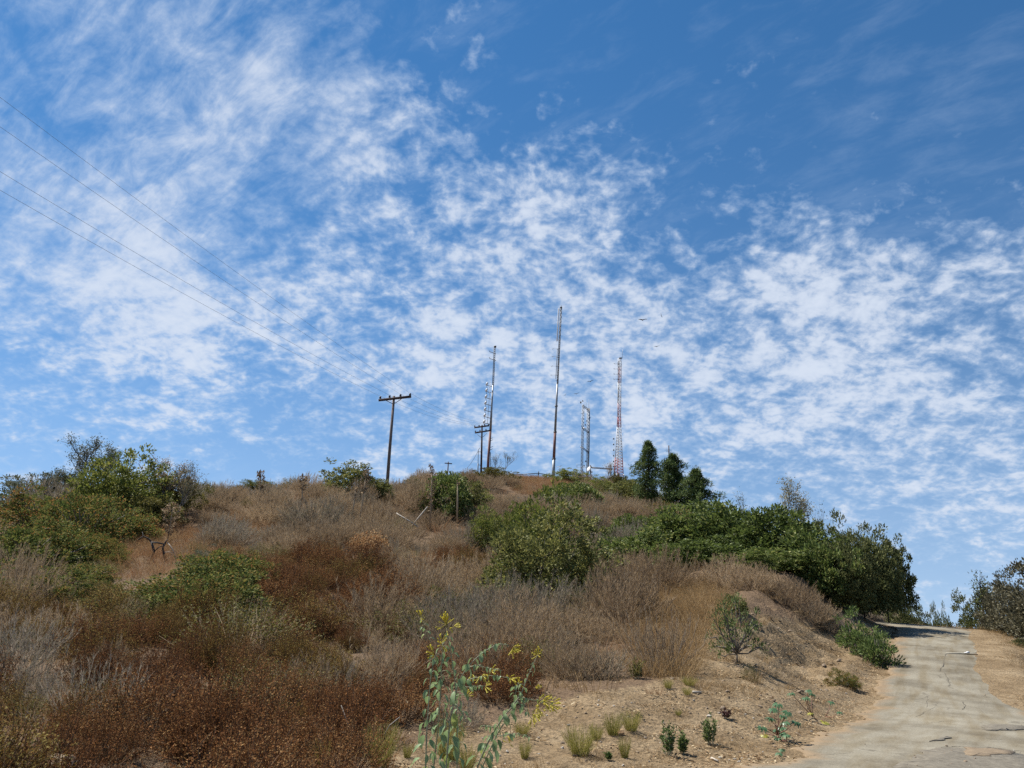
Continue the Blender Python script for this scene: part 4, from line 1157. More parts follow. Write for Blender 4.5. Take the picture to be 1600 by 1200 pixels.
mb.bar(F2(747, 706, -.3), F2(752, 706, 0), .04, 4); mb.bar(F2(747, 726, -.3), F2(752, 727.5, 0), .04, 4); mb.build('conduit', DARKSTEEL, r2)

# far small pole
F3 = Frame(699, 748, 205)
F3.base[2] = at(699, 755, 205)[2] - 2.0
r3 = F3.root('utility_pole', 'tiny distant T-shaped pole behind the grey-green summit bush', 'utility pole')
tube_obj('pole', [(0, 0, -1.5), F3(700.6, 721.5)], [.2, .15], CREOSOTE, r3, 7)
a, b = F3(694.8, 723.6, -.25), F3(706.4, 724.6, -.25); ax = unit(b - a); mb = MB(); mb.box((a + b) / 2, (np.linalg.norm(b - a), .14, .26), [ax, (0, 1, 0), np.cross(ax, (0, 1, 0))]); mb.build('crossarm', CREOSOTE, r3)

# wires: from the near pole out over the camera's left, and on to the summit
def wire(pts, r, label, group): return tag(MBT(pts, r).build('power_line', WIRE), label, 'power line', group)


def MBT(pts, r):
    mb = MB(); mb.tube(pts, r, 4, False); return mb


side = np.array([.95, .2, 0])
for k, (lx, ly, lab) in enumerate([(0, 297, 'lowest of the four wires crossing the left sky'), (0, 268, 'second lowest of the four wires crossing the left sky'), (0, 198, 'second highest of the four wires crossing the left sky'), (0, 152, 'highest of the four wires crossing the left sky')]):
    yq = 27.5 - 0.55 * k
    q = at(lx, ly, yq); q0 = INS1[k]
    d = q - q0; far = q0 + d * 1.9 + np.array([0, 0, 1.5])
    # parabola through pole, the point at the picture edge and beyond
    t = np.linspace(0, 1.9, 40)[:, None]; P = q0 + d * t; P[:, 2:] -= 1.05 * t * (1 - t) * 1.0
    wire(P, .0075, lab + ', slung from the leaning pole', 'wires from the leaning wooden pole')
for k in range(4):
    wire(sag(INS1[k], INS2[k], .55), .009, ['outer left', 'inner left', 'inner right', 'outer right'][k] + ' wire running from the leaning pole to the double-arm pole', 'wires up to the summit pole')
wire(sag(F3.base + F3(706, 728.5), F2.base + F2(747, 705, -.3), 2.6), .03, 'slack drooping cable between the tiny distant pole and the double-arm pole', None)

# reddish mast with a row of white panel antennas
F4 = Frame(763.5, 745, 123)
r4 = F4.root('antenna_mast', 'tall slim mast, reddish below, with a row of white antennas on its left side', 'radio mast')
tube_obj('lower_section', [F4(761.6, 752), F4(763.2, 715), F4(766.4, 672)], [.24, .22, .19], RUSTY, r4, 8)
tube_obj('middle_section', [F4(766.4, 672), F4(768.0, 640), F4(770.2, 602)], [.20, .16, .12], GALV, r4, 8)
mb = MB()
for dx in (-.9, .9): mb.bar(F4(770.4 + dx, 602), F4(773.0 + dx * 1.1, 541), .055, 5)
for t in np.linspace(0, 1, 20): mb.bar(F4(769.5 + 2.6 * t, 602 - 61 * t), F4(771.3 + 2.6 * min(1, t + .05), 602 - 61 * min(1, t + .05)), .035, 4)
mb.box(F4(773.6, 541.6), (.40, .3, .25)); mb.build('top_lattice', DARKSTEEL, r4)
mb = MB(); mb.bar(F4(766.3, 596, -.1), F4(761.6, 662, -.1), .03, 4); mb.build('side_rod', GALV, r4)
for q in range(7):
    x, y_ = 760.6 - .72 * q, 602 + 9.8 * q
    mb = MB(); mb.bar(F4(x - 1.2, y_ - .4), F4(x + 9.6 - .15 * q, y_ + 2.4), .05, 4); mb.bar(F4(x - .6, y_), F4(x + .8, y_ + 4.6), .035, 4); arm = mb.build('antenna_arm', DARKSTEEL, r4)
    mb = MB(); a, b = F4(x - 1.2, y_ - .2, -.1), F4(x + 1.7, y_ - 4.6, -.1); mb.tube([a, a + (b - a) * .1, b - (b - a) * .1, b], [.05, .17, .17, .05], 7); mb.build('white_antenna', WHITEPAINT, arm, True)
for y_ in (550, 560.6):
    mb = MB(); mb.bar(F4(764.2, y_ - 2.4), F4(766, y_), .04, 4); mb.bar(F4(765, y_ - .6), F4(775, y_ + 3.0), .05, 4); mb.build('antenna_arm', DARKSTEEL, r4)
for y_ in (684, 687, 697.5, 701):
    mb = MB(); mb.bar(F4(765.6, y_ + 2), F4(770.2, y_), .04, 4); mb.build('side_antenna', DARKSTEEL, r4)
mb = MB(); mb.bar(F4(766.2, 745, -.2), F4(766.6, 707, -.2), .05, 4); mb.bar(F4(763.8, 708), F4(766.6, 707, -.2), .04, 4); mb.build('conduit', DARKSTEEL, r4)

# the tall stepped steel pole
F5 = Frame(865.5, 748, 121)
r5 = F5.root('antenna_mast', 'tallest mast, a stepped steel pole with a rust-brown middle and lattice top', 'radio mast')
tube_obj('base_section', [F5(864.4, 756), F5(865.4, 717)], [.27, .25], GALV, r5, 10)
tube_obj('rust_section', [F5(865.4, 717), F5(867.4, 675)], [.235, .215], RUSTY, r5, 10)
tube_obj('middle_section', [F5(867.4, 675), F5(869.3, 634), F5(871.0, 598)], [.20, .175, .15], GALV, r5, 10)
for x, y_, rr in ((865.4, 717, .32), (867.4, 675, .28), (869.2, 634.5, .25)):
    mb = MB(); q = F5(x, y_); mb.lathe(q - [0, 0, .09], (0, 0, 1), [(0, .01), (0, rr), (.18, rr), (.18, .01)], 10); mb.build('collar', DARKSTEEL, r5)
mb = MB(); LX = lambda t: 871.2 + 5.4 * t; LY = lambda t: 598 - 117 * t
for dx, dz in ((-1.3, -.12), (1.3, -.12), (0, .2)): mb.bar(F5(LX(0) + dx * .7, 600, dz), F5(LX(1) + dx, 481, dz), .042, 4)
for k in range(34):
    t, u = k / 34, (k + 1) / 34; s_ = 1 if k % 2 else -1
    mb.bar(F5(LX(t) - s_ * 1.1, LY(t), -.12), F5(LX(u) + s_ * 1.1, LY(u), -.12), .028, 3); mb.bar(F5(LX(t) + s_ * 1.1, LY(t), -.12), F5(LX(u), LY(u), .2), .026, 3)
mb.box(F5(876.6, 480.6), (.36, .34, .2)); mb.bar(F5(876.8, 480), F5(877, 476.5), .03, 4); mb.build('top_lattice', DARKSTEEL, r5)
mb = MB(); a, b = F5(870.3, 533.6, -.3), F5(872.9, 481, -.3); mb.tube([a, a + (b - a) * .02, b - (b - a) * .02, b], [.03, .10, .10, .03], 8); mb.build('white_antenna', WHITEPAINT, r5, True)
mb = MB(); mb.bar(F5(870.0, 532, -.2), F5(872.4, 531, 0), .03, 4); mb.build('bracket', DARKSTEEL, r5)
mb = MB(); mb.bar(F5(872.4, 484, -.3), F5(875.4, 484, 0), .03, 4); mb.build('bracket', DARKSTEEL, r5)
mb = MB(); mb.bar(F5(870.9, 545, -.25), F5(868.5, 592, -.25), .05, 5)
for x, y_ in ((870.4, 545), (869.7, 558), (868.8, 572), (868.0, 586), (868.6, 594)): mb.bar(F5(x - .6, y_, -.25), F5(x + 3.6, y_ + .3), .035, 4)
mb.build('side_rod', DARKSTEEL, r5)
for x, y_ in ((863.0, 545), (862.6, 557), (861.4, 572), (860.4, 586)):
    mb = MB(); mb.bar(F5(x - .8, y_, -.3), F5(x + 3, y_, -.3), .025, 3); mb.bar(F5(x, y_ + 1.2, -.3), F5(x + 2, y_ - .6, -.3), .025, 3); mb.bar(F5(x + 3, y_, -.3), F5(x + 7.4, y_, -.25), .014, 3); mb.build('side_antenna', GALV, r5)

# twin-post lattice mast with dishes
F6 = Frame(914, 752, 124)
r6 = F6.root('antenna_mast', 'grey twin-post ladder mast with four cross platforms and dishes near its foot', 'radio mast')
def post(xb, yb, xt, yt, wpx, dz, nm):
    mb = MB(); a0, a1 = F6(xb - wpx / 2, yb, dz), F6(xt - wpx / 2, yt, dz); b0, b1 = F6(xb + wpx / 2, yb, dz), F6(xt + wpx / 2, yt, dz); c0, c1 = F6(xb, yb, dz + .28), F6(xt, yt, dz + .28)
    for p_, q_ in ((a0, a1), (b0, b1), (c0, c1)): mb.bar(p_, q_, .04, 4)
    n_ = 46
    for k in range(n_):
        t, u = k / n_, (k + 1) / n_; A, B, Cc = (lambda s_, o0, o1: o0 + (o1 - o0) * s_), 0, 0
        mb.bar(A(t, a0, a1) if k % 2 else A(t, b0, b1), A(u, b0, b1) if k % 2 else A(u, a0, a1), .018, 3); mb.bar(A(t, c0, c1), A(u, b0, b1) if k % 2 else A(u, a0, a1), .018, 3)
    return mb.build(nm, GALV, r6)
post(908.6, 762, 911.2, 632, 3.0, 0, 'post'); post(917.6, 762, 918.6, 638, 2.6, .3, 'post')
tube_obj('back_pole', [F6(918.6, 762, -.3), F6(920.6, 700, -.3), F6(921.2, 638, -.3)], .075, DARKSTEEL, r6, 6)
for (x0, y0), (x1, y1) in (((910.6, 633), (921, 640)), ((910, 668), (920.6, 675)), ((909.6, 698), (919.6, 706)), ((909, 734), (918.6, 742))):
    mb = MB()
    for dy, dz in ((0, -.25), (2.2, -.25), (0, .45), (2.2, .45)): mb.bar(F6(x0, y0 + dy, dz), F6(x1, y1 + dy, dz), .045, 4)
    for t in np.linspace(0, 1, 7): mb.bar(F6(x0 + (x1 - x0) * t, y0 + (y1 - y0) * t, -.25), F6(x0 + (x1 - x0) * t, y0 + (y1 - y0) * t + 2.2, .45), .035, 3)
    mb.build('platform', DARKSTEEL, r6)
for x, y_, s_ in ((907.4, 629, 1.6), (910.4, 626.6, 1.2), (921.8, 653, 1.1), (914.6, 664, 1.1), (916.6, 658, .8), (908.8, 666, .8), (915.2, 721, 1.2), (912.6, 728, 1.2)):
    mb = MB(); q = F6(x, y_, -.35); m_ = F6.m * s_; mb.lathe(q - [0, 0, m_], (0, 0, 1), [(0, .01), (.05, m_ * .7), (m_ * 2, m_ * .7), (m_ * 2 + .05, .01)], 7); mb.bar(q, F6(x + (1.6 if x < 915 else -1.6), y_ + .6), .03, 3); mb.build('side_antenna', DARKSTEEL, r6)
mb = MB(); mb.bar(F6(920.1, 640, .3), F6(920.1, 624, .3), .022, 4); mb.bar(F6(915.8, 640, .3), F6(915.6, 626, .3), .018, 4); mb.build('whip_antenna', GALV, r6)
for x0, y_ in ((907, 645.6), (907, 654.4)):
    mb = MB(); mb.bar(F6(x0, y_), F6(x0 + 6, y_), .025, 3); mb.build('side_antenna', DARKSTEEL, r6)
mb = MB(); mb.bar(F6(901.4, 724.4, -.2), F6(901.4, 730.6, -.2), .03, 3); mb.bar(F6(901.4, 726.4, -.2), F6(908, 726.4), .025, 3); mb.bar(F6(901.4, 730, -.2), F6(917, 730.6), .025, 3); mb.build('side_antenna', GALV, r6)
def dish(fr, parent, x, y_, rpx, dz=-.6, yaw=.2, name='dish'):
    mb = MB(); r_ = fr.m * rpx; ax = unit(np.array([math.sin(yaw - .75), -math.cos(yaw - .75), .30])); q = fr(x, y_, dz)
    mb.lathe(q + ax * .0, ax, [(-.30 * r_, .02), (-.28 * r_, r_ * .45), (-.05 * r_, r_ * .95), (.02 * r_, r_), (.22 * r_, r_), (.30 * r_, r_ * .9), (.34 * r_, r_ * .5), (.35 * r_, .001)], 18)
    mb.bar(q - ax * .28 * r_, q - ax * (.28 * r_ + .45), .05, 4); return mb.build(name, WHITEPAINT, parent, True)
dish(F6, r6, 920.2, 733.4, 4.2, -.8, -.15); dish(F6, r6, 923.8, 743.2, 2.4, -.8, .4); dish(F6, r6, 907.4, 698.6, 1.6, -.5, -.8); dish(F6, r6, 924.4, 737.6, 1.7, -.7, .9); dish(F6, r6, 912.4, 668.4, 1.3, -.5, -.4)
mb = MB(); mb.bar(F6(922.4, 760, -.4), F6(922.6, 727, -.4), .10, 6); mb.bar(F6(922.6, 728.4, -.4), F6(925.2, 731, -.4), .08, 4); mb.build('dish_mast', DARKSTEEL, r6)

# red and white lattice tower
F7 = Frame(966, 756, 127)
r7 = F7.root('lattice_tower', 'red and white tapering lattice tower, rightmost of the tall masts', 'radio tower')
def half(y_): return 2.45 + (max(0, y_ - 655) / 95) * 4.9
def mid(y_): return 966.2 + (750 - y_) * .0107
BANDS = [(760, 716, REDPAINT, 'red_section'), (716, 667, WHITEPAINT, 'white_section'), (667, 652, REDPAINT, 'red_section'), (652, 630, PINKPAINT, 'faded_section'), (630, 598, WHITEPAINT, 'white_section'), (598, 574, PINKPAINT, 'faded_section'), (574, 560, WHITEPAINT, 'white_section')]
for y0, y1, mt, nm in BANDS:
    mb = MB(); n_ = max(2, int(abs(y0 - y1) / 4.2))
    def corner(c, y_):
        h_ = half(y_); m_ = h_ * F7.m
        return F7(mid(y_), y_) + np.array([(-m_, m_, 0.0)[c], (-m_ * .58, -m_ * .58, m_ * 1.15)[c], 0])
    for c in range(3): mb.bar(corner(c, y0), corner(c, y1), .075 if mt is REDPAINT else .062, 5)
    for k in range(n_):
        ya, yb = y0 + (y1 - y0) * k / n_, y0 + (y1 - y0) * (k + 1) / n_
        for c in range(3):
            d_ = (c + 1) % 3
            mb.bar(corner(c, ya), corner(d_, ya), .028, 3)
            mb.bar(corner(c if k % 2 else d_, ya), corner(d_ if k % 2 else c, yb), .026, 3)
            if y0 > 700: mb.bar(corner(d_ if k % 2 else c, ya), corner(c if k % 2 else d_, yb), .026, 3)
    mb.build(nm, mt, r7)
mb = MB(); mb.box(F7(969.6, 559.6), (.50, .42, .14)); mb.build('top_platform', DARKSTEEL, r7)
mb = MB(); mb.bar(F7(972.2, 560), F7(972.8, 546), .022, 4); mb.build('whip_antenna', GALV, r7)
mb = MB(); mb.bar(F7(965.4, 565, -.4), F7(966.4, 621, -.4), .035, 4); mb.build('side_rod', DARKSTEEL, r7)
for y_ in (568.4, 576.4, 584.4, 592.4):
    x = 960 - (y_ - 568) * .03; mb = MB(); mb.bar(F7(x - 1, y_ - .4, -.3), F7(x + 1.6, y_ + .4, -.3), .04, 4); mb.bar(F7(x, y_, -.3), F7(x + 4.6, y_ + .2, -.3), .015, 3); mb.bar(F7(x + 4, y_, -.4), F7(x + 9, y_ + .6), .04, 4); mb.build('side_antenna', DARKSTEEL, r7)
mb = MB(); mb.bar(F7(959.6, 745, -.6), F7(959.4, 684, -.6), .025, 4)
stringm = mb.build('side_rod', GALV, r7)
for y_ in (685.6, 694.4, 703.2, 712, 721, 729):
    mb = MB(); q = F7(958.7, y_, -.7); mb.lathe(q - [0, 0, .14], (0, 0, 1), [(0, .01), (.03, .10), (.25, .10), (.28, .01)], 6); mb.bar(q, F7(960.6, y_ + .4, -.4), .03, 3); mb.build('side_antenna', DARKSTEEL, r7)
for x, y_, rp in ((952.2, 738, 2.3), (952.4, 744.6, 1.7), (956.6, 743.6, 1.5), (963.4, 741.6, 1.8), (974.6, 742.2, 1.3), (970.6, 756.2, 1.6)): dish(F7, r7, x, y_, rp, -1.4, random.uniform(-.6, .6))
mb = MB(); mb.bar(F7(954.6, 762, -1.0), F7(954.6, 734, -1.0), .11, 6); mb.build('dish_mast', DARKSTEEL, r7)
# cable bridge between the masts
mb = MB(); a, b = at(924.6, 731.4, 124.5), at(957.4, 733.8, 126)
for o_ in ((0, 0, 0), (0, 0, .16), (0, .25, .08)): mb.bar(a + o_, b + o_, .05, 4)
tag(mb.build('cable_bridge', DARKSTEEL), 'horizontal dark cable bridge joining the twin-post mast to the red tower', 'cable bridge')

# small television aerial left of the summit bush
F8 = Frame(874.4, 744, 118); r8 = F8.root('aerial', 'small thin aerial on a mast right of the tall steel pole', 'aerial')
tube_obj('mast', [F8(874.2, 752), F8(874.8, 728)], .035, GALV, r8, 5)
mb = MB(); mb.bar(F8(869.4, 729.6), F8(878.4, 727.6), .03, 4)
for t in (0, .35, .7, 1): mb.bar(F8(870 + 8 * t, 729.4 - 1.8 * t, -.5), F8(870 + 8 * t, 729.4 - 1.8 * t, .5), .02, 3)
mb.bar(F8(871.6, 734.6), F8(875, 731.6), .025, 3); mb.build('crossbar', GALV, r8)
# thin pole with stubby arms behind the middle conifer
F9 = Frame(1045, 760, 104); r9 = F9.root('antenna_pole', 'thin dark pole with stubby spikes sticking out above the middle conifer', 'antenna pole')
tube_obj('pole', [F9(1045.4, 800), F9(1045.4, 716), F9(1045.0, 696)], [.10, .085, .07], CREOSOTE, r9, 6)
for y_, dx in ((702.6, 4.4), (704.4, 5.0), (706.2, 4.0)):
    mb = MB(); mb.bar(F9(1045 - dx, y_ - 1), F9(1045 + dx, y_ + .6), .022, 3); mb.build('spike', DARKSTEEL, r9)
# fence on the summit
F10 = Frame(828, 752, 118); r10 = F10.root('chain_link_fence', 'thin chain-link fence with dark posts on the summit left of the tall steel pole', 'fence')
TOPR = [(795.4, 742.4), (817, 740.9), (841.6, 739.4), (853, 741.4), (866, 743.6)]
for x, y_, tp, rr in ((795.4, 752, 738, .075), (817, 751, 740.6, .05), (841.6, 754, 736.6, .085), (853.4, 756, 739.2, .05), (864.6, 758, 743.4, .05)):
    tube_obj('post', [F10(x, y_ + 3), F10(x, tp)], rr, DARKSTEEL, r10, 6)
for p_, q_ in zip(TOPR[:-1], TOPR[1:]): tube_obj('rail', [F10(*p_), F10(*q_)], .06, DARKSTEEL, r10, 5)
mb = MB()
for (xa, ya), (xb, yb) in zip(TOPR[:-1], TOPR[1:]):
    n_ = int((xb - xa) / .9)
    for k in range(n_):
        t = k / n_; u = min(1, t + 12 / (xb - xa) * .9)
        mb.bar(F10(xa + (xb - xa) * t, ya + (yb - ya) * t), F10(xa + (xb - xa) * u, ya + (yb - ya) * u + 14), .0035, 3)
        mb.bar(F10(xa + (xb - xa) * u, ya + (yb - ya) * u), F10(xa + (xb - xa) * t, ya + (yb - ya) * t + 14), .0035, 3)
o = mb.build('mesh', GALV, r10); o['kind'] = 'stuff'

# soaring birds
BIRDM = solid('dark_feathers', (0.012, 0.011, 0.012), (0.03, 0.028, 0.028), 8, .7)
def bird(px, py, y, spanpx, bank, head, label, up_=.18):
    c = at(px, py, y); spanpx *= 1.2; s = spanpx * y / FPX / 2; mb = MB()
    mb.lathe((-.30 * s, 0, 0), (1, 0, 0), [(0, .01), (.08 * s, .06 * s), (.25 * s, .10 * s), (.5 * s, .085 * s), (.62 * s, .05 * s), (.72 * s, .04 * s), (.78 * s, .008)], 7)
    mb.add([(-.28 * s, .03 * s, 0), (-.28 * s, -.03 * s, 0), (-.56 * s, -.11 * s, .01), (-.56 * s, .11 * s, .01)], [(0, 1, 2, 3)])
    for sg in (1, -1):
        T = [(.20, 0, .03), (.30, .33, up_ * .9), (.22, .66, up_ * 1.15), (.02, 1.0, up_ * .9)]; B = [(-.16, 0, .03), (-.16, .33, up_ * .88), (-.14, .66, up_ * 1.1), (-.08, .98, up_ * .85)]
        Vv = [np.array([x * s, yy * s * sg, z * s]) for x, yy, z in T + B] + [np.array([x * s, yy * s * sg, z * s - .03 * s]) for x, yy, z in T + B]
        Q = [(k, k + 1, k + 5, k + 4) for k in range(3)] + [(k + 8, k + 12, k + 13, k + 9) for k in range(3)] + [(k, k + 8, k + 9, k + 1) for k in range(3)] + [(k + 4, k + 5, k + 13, k + 12) for k in range(3)] + [(3, 11, 15, 7)]
        mb.add(Vv, Q)
    o = mb.build('bird', BIRDM); o.location = c; o.rotation_euler = (bank, 0, head)
    return tag(o, label, 'bird', 'dark birds soaring near the masts')
bird(1004.5, 500, 150, 13, R(-8), R(100), 'largest soaring bird, high to the right of the masts')
bird(1026.5, 541.5, 170, 8, R(-12), R(95), 'small bird with level wings below the largest one')
bird(1033, 493, 190, 7, R(75), R(90), 'tiny bird banked on edge, topmost at the right')
bird(922.5, 596, 160, 9, R(-14), R(80), 'bird with bent wings left of the upper red tower')
bird(901, 615.4, 150, 8.5, R(-16), R(95), 'bird with drooping wing above the twin-post mast')
bird(883, 617.4, 150, 6.5, R(-38), R(110), 'smallest tilted bird right beside the tall steel pole')

# dead charred snag
sn = ground(236, 880); Fs = Frame(236, 884, sn[1]); Fs.base = sn
def sp(X, Y, dy=0.0): return Fs(200 + X / 12, 800 + Y / 12, dy)
for f_ in (1.0, .96, .92, .88, .84, .80, .76): CLEAR.append((sn[0] * f_, sn[1] * f_, 1.5))
rs = Fs.root('dead_snag', 'charred leafless snag with forked black limbs on the left slope', 'dead tree')
W1 = Fs.m / 12
for nm, pl, r0_, r1_, mt in [('trunk', [(405, 1180), (415, 1040), (425, 930), (470, 790), (490, 740), (462, 640), (440, 560)], 26, 20, CHARRED), ('trunk', [(740, 1000), (705, 880), (665, 750), (650, 660), (690, 600)], 30, 17, CHARRED),
                             ('limb', [(440, 562), (385, 500), (285, 455), (188, 525)], 18, 12, CHARRED), ('limb', [(445, 572), (560, 575), (650, 598), (692, 598)], 17, 13, CHARRED), ('limb', [(688, 605), (705, 560), (740, 518)], 17, 10, CHARRED),
                             ('limb', [(490, 745), (545, 690), (600, 648), (650, 640)], 10, 7, CHARRED), ('twig', [(285, 455), (276, 410), (268, 368)], 7, 3, PALEWOOD), ('twig', [(740, 575), (800, 640), (855, 745), (905, 880), (888, 980), (960, 1050), (1065, 1150)], 8, 4, PALEWOOD),
                             ('twig', [(700, 892), (760, 870), (830, 830)], 6, 3, PALEWOOD), ('twig', [(412, 912), (350, 895), (295, 880)], 7, 4, CHARRED), ('twig', [(680, 760), (760, 745), (840, 770)], 7, 4, PALEWOOD), ('twig', [(470, 780), (440, 850), (405, 915)], 9, 8, PALEWOOD),
                             ('twig', [(410, 1040), (360, 1110), (310, 1190)], 7, 5, CHARRED)]:
    tube_obj(nm, [sp(x, y_, .12 * math.sin(x * .02)) for x, y_ in pl], np.linspace(r0_, r1_, len(pl)) * W1, mt, rs, 6)

# dry flower stalks (yucca) standing in the brush
STALK = solid('dry_stalk', (0.27, 0.19, 0.115), (0.46, 0.36, 0.235), 8, .85, stretch=(1, 1, .3))
PODS = leafmat('dry_seed_pods', [(0, (0.13, 0.085, 0.05)), (.5, (0.25, 0.17, 0.10)), (1, (0.40, 0.30, 0.19))], .2, .8, .1)
def stalk(pb, pt, y, label, plume=.45, wide=11, dens=150, r=.036, cat='flower stalk'):
    a = on_ground(pb[0], y) if y else ground(*pb); yy = a[1]; b = at(pt[0], pt[1], yy); base = at(pb[0], pb[1], yy); base[2] = max(min(base[2], a[2] + .6), a[2] - .1)
    for f_ in (1.0, .975): CLEAR.append((base[0] * f_, base[1] * f_, .8))
    root = tag(empty('flower_stalk', base), label, cat, 'dry flower stalks in the brush')
    d = b - base; tube_obj('stem', [np.zeros(3) - d * .05, d * .5 + [.02, 0, 0], d * (1 - plume * .1)], [r * 1.5, r * 1.25, r * .6], STALK, root, 5)
    g = np.random.default_rng(int(pb[0])); mb = MB(); n_ = dens // 3; m_ = yy / FPX; P = []
    for k in range(n_):
        t = 1 - plume * (k + .5) / n_; az = g.uniform(0, 6.28); ln = wide / 2 * m_ * (.35 + 1.0 * math.sin(math.pi * min(1, (1 - t) / plume * .9 + .08)))
        e = d * t + np.array([math.cos(az) * ln, math.sin(az) * ln, ln * .7]); mb.bar(d * t, e, r * .18, 3)
        for q in range(4): P.append(d * t + (e - d * t) * g.uniform(.4, 1.05))
    mb.build('side_stems', STALK, root)
    P = np.array(P); v, f = leaves(P, rdir(g, len(P)) + np.array([0, 0, .4]), .12 * g.uniform(.7, 1.4, len(P)) * max(1, yy / 45), .075 * max(1, yy / 45), g)
    o = link(bpy.data.objects.new('seed_pods', mesh_np('seed_pods', v, f, None, PODS)), root); o['kind'] = 'stuff'
for pb, pt, y, lab, kw in [((403, 806), (408, 738), 50, 'tall dry stalk with a narrow plume in front of the rust and olive skyline bush', {}), ((470, 796), (474, 745), 52, 'short dry stalk with a reddish plume left of the rounded dark green bush', {}),
                           ((549, 812), (556, 762), 48, 'slim pale dry stalk in front of the rounded dark green bush', dict(wide=5, dens=36)), ((561, 818), (573, 735), 47, 'leaning dry stalk in front of the rounded dark green bush, the taller of its pair', {}),
                           ((672, 816), (675, 728), 50, 'tallest dry stalk, dark and bushy, in front of the deep green bush', dict(plume=.8, wide=10, dens=220, r=.042)), ((714, 812), (715, 752), 56, 'thin bare stalk right of the deep green bush', dict(plume=.15, dens=12, wide=3, r=.045)),
                           ((262, 842), (270, 790), 37, 'straw-yellow feathery stalk behind the dead snag', dict(plume=.9, wide=20, dens=190, r=.025))]:
    stalk(pb, pt, y, lab, **kw)
for pa, pb_, lab in [((619, 802), (653, 823), 'pale fallen stalk sloping down to the right in the brush'), ((644, 822), (668, 792), 'pale fallen stalk slanting up to the right in the brush')]:
    y_ = 46.0
    for f_ in (1.0, .97, .94, .91): CLEAR.append((at(*pa, y_)[0] * f_ * .5 + at(*pb_, y_)[0] * f_ * .5, y_ * f_, 1.2))
    a, b = at(*pa, y_), at(*pb_, y_ - .3); c = (a + b) / 2
    o = tube_obj('fallen_stalk', [a - c, np.array([0, 0, .02]), b - c], [.05, .045, .035], PALEWOOD, None, 5); o.location = c; tag(o, lab, 'fallen stalk')

# ------------------------------------------------------------------ ground cover that reads as one mass ("stuff")
def scatter(name, protos, P, rotz, scl, idx, tilt=None):
    lib = bpy.data.collections.new(name + '_pieces')
    for k, me in enumerate(protos):
        lib.objects.link(bpy.data.objects.new('piece_%02d' % k, me))
    me = bpy.data.meshes.new(name); me.vertices.add(len(P)); me.vertices.foreach_set('co', np.asarray(P, np.float32).ravel())
    rot = np.zeros((len(P), 3), np.float32); rot[:, 2] = rotz
    if tilt is not None: rot[:, :2] = tilt
    for nm, ty, key, arr in (('rot', 'FLOAT_VECTOR', 'vector', rot), ('scl', 'FLOAT_VECTOR', 'vector', np.asarray(scl, np.float32)), ('idx', 'INT', 'value', np.asarray(idx, np.int32))):
        a = me.attributes.new(nm, ty, 'POINT'); a.data.foreach_set(key, arr.ravel())
    o = link(bpy.data.objects.new(name, me)); o['kind'] = 'stuff'
    ng = bpy.data.node_groups.new(name, 'GeometryNodeTree')
    ng.interface.new_socket('Geometry', in_out='INPUT', socket_type='NodeSocketGeometry')
    ng.interface.new_socket('Geometry', in_out='OUTPUT', socket_type='NodeSocketGeometry')
    n, l = ng.nodes.new, ng.links.new
    gi, go, ip, ci = n('NodeGroupInput'), n('NodeGroupOutput'), n('GeometryNodeInstanceOnPoints'), n('GeometryNodeCollectionInfo')
    ci.inputs[0].default_value = lib; ci.inputs['Separate Children'].default_value = True; ci.inputs['Reset Children'].default_value = True
    l(gi.outputs[0], ip.inputs['Points']); l(ci.outputs[0], ip.inputs['Instance']); ip.inputs['Pick Instance'].default_value = True

    def na(nm, ty):
        q = n('GeometryNodeInputNamedAttribute'); q.data_type = ty; q.inputs[0].default_value = nm; return q.outputs[0]
    l(na('idx', 'INT'), ip.inputs['Instance Index']); l(na('rot', 'FLOAT_VECTOR'), ip.inputs['Rotation']); l(na('scl', 'FLOAT_VECTOR'), ip.inputs['Scale'])
    l(ip.outputs[0], go.inputs[0])
    md = o.modifiers.new('scatter', 'NODES'); md.node_group = ng
    return o


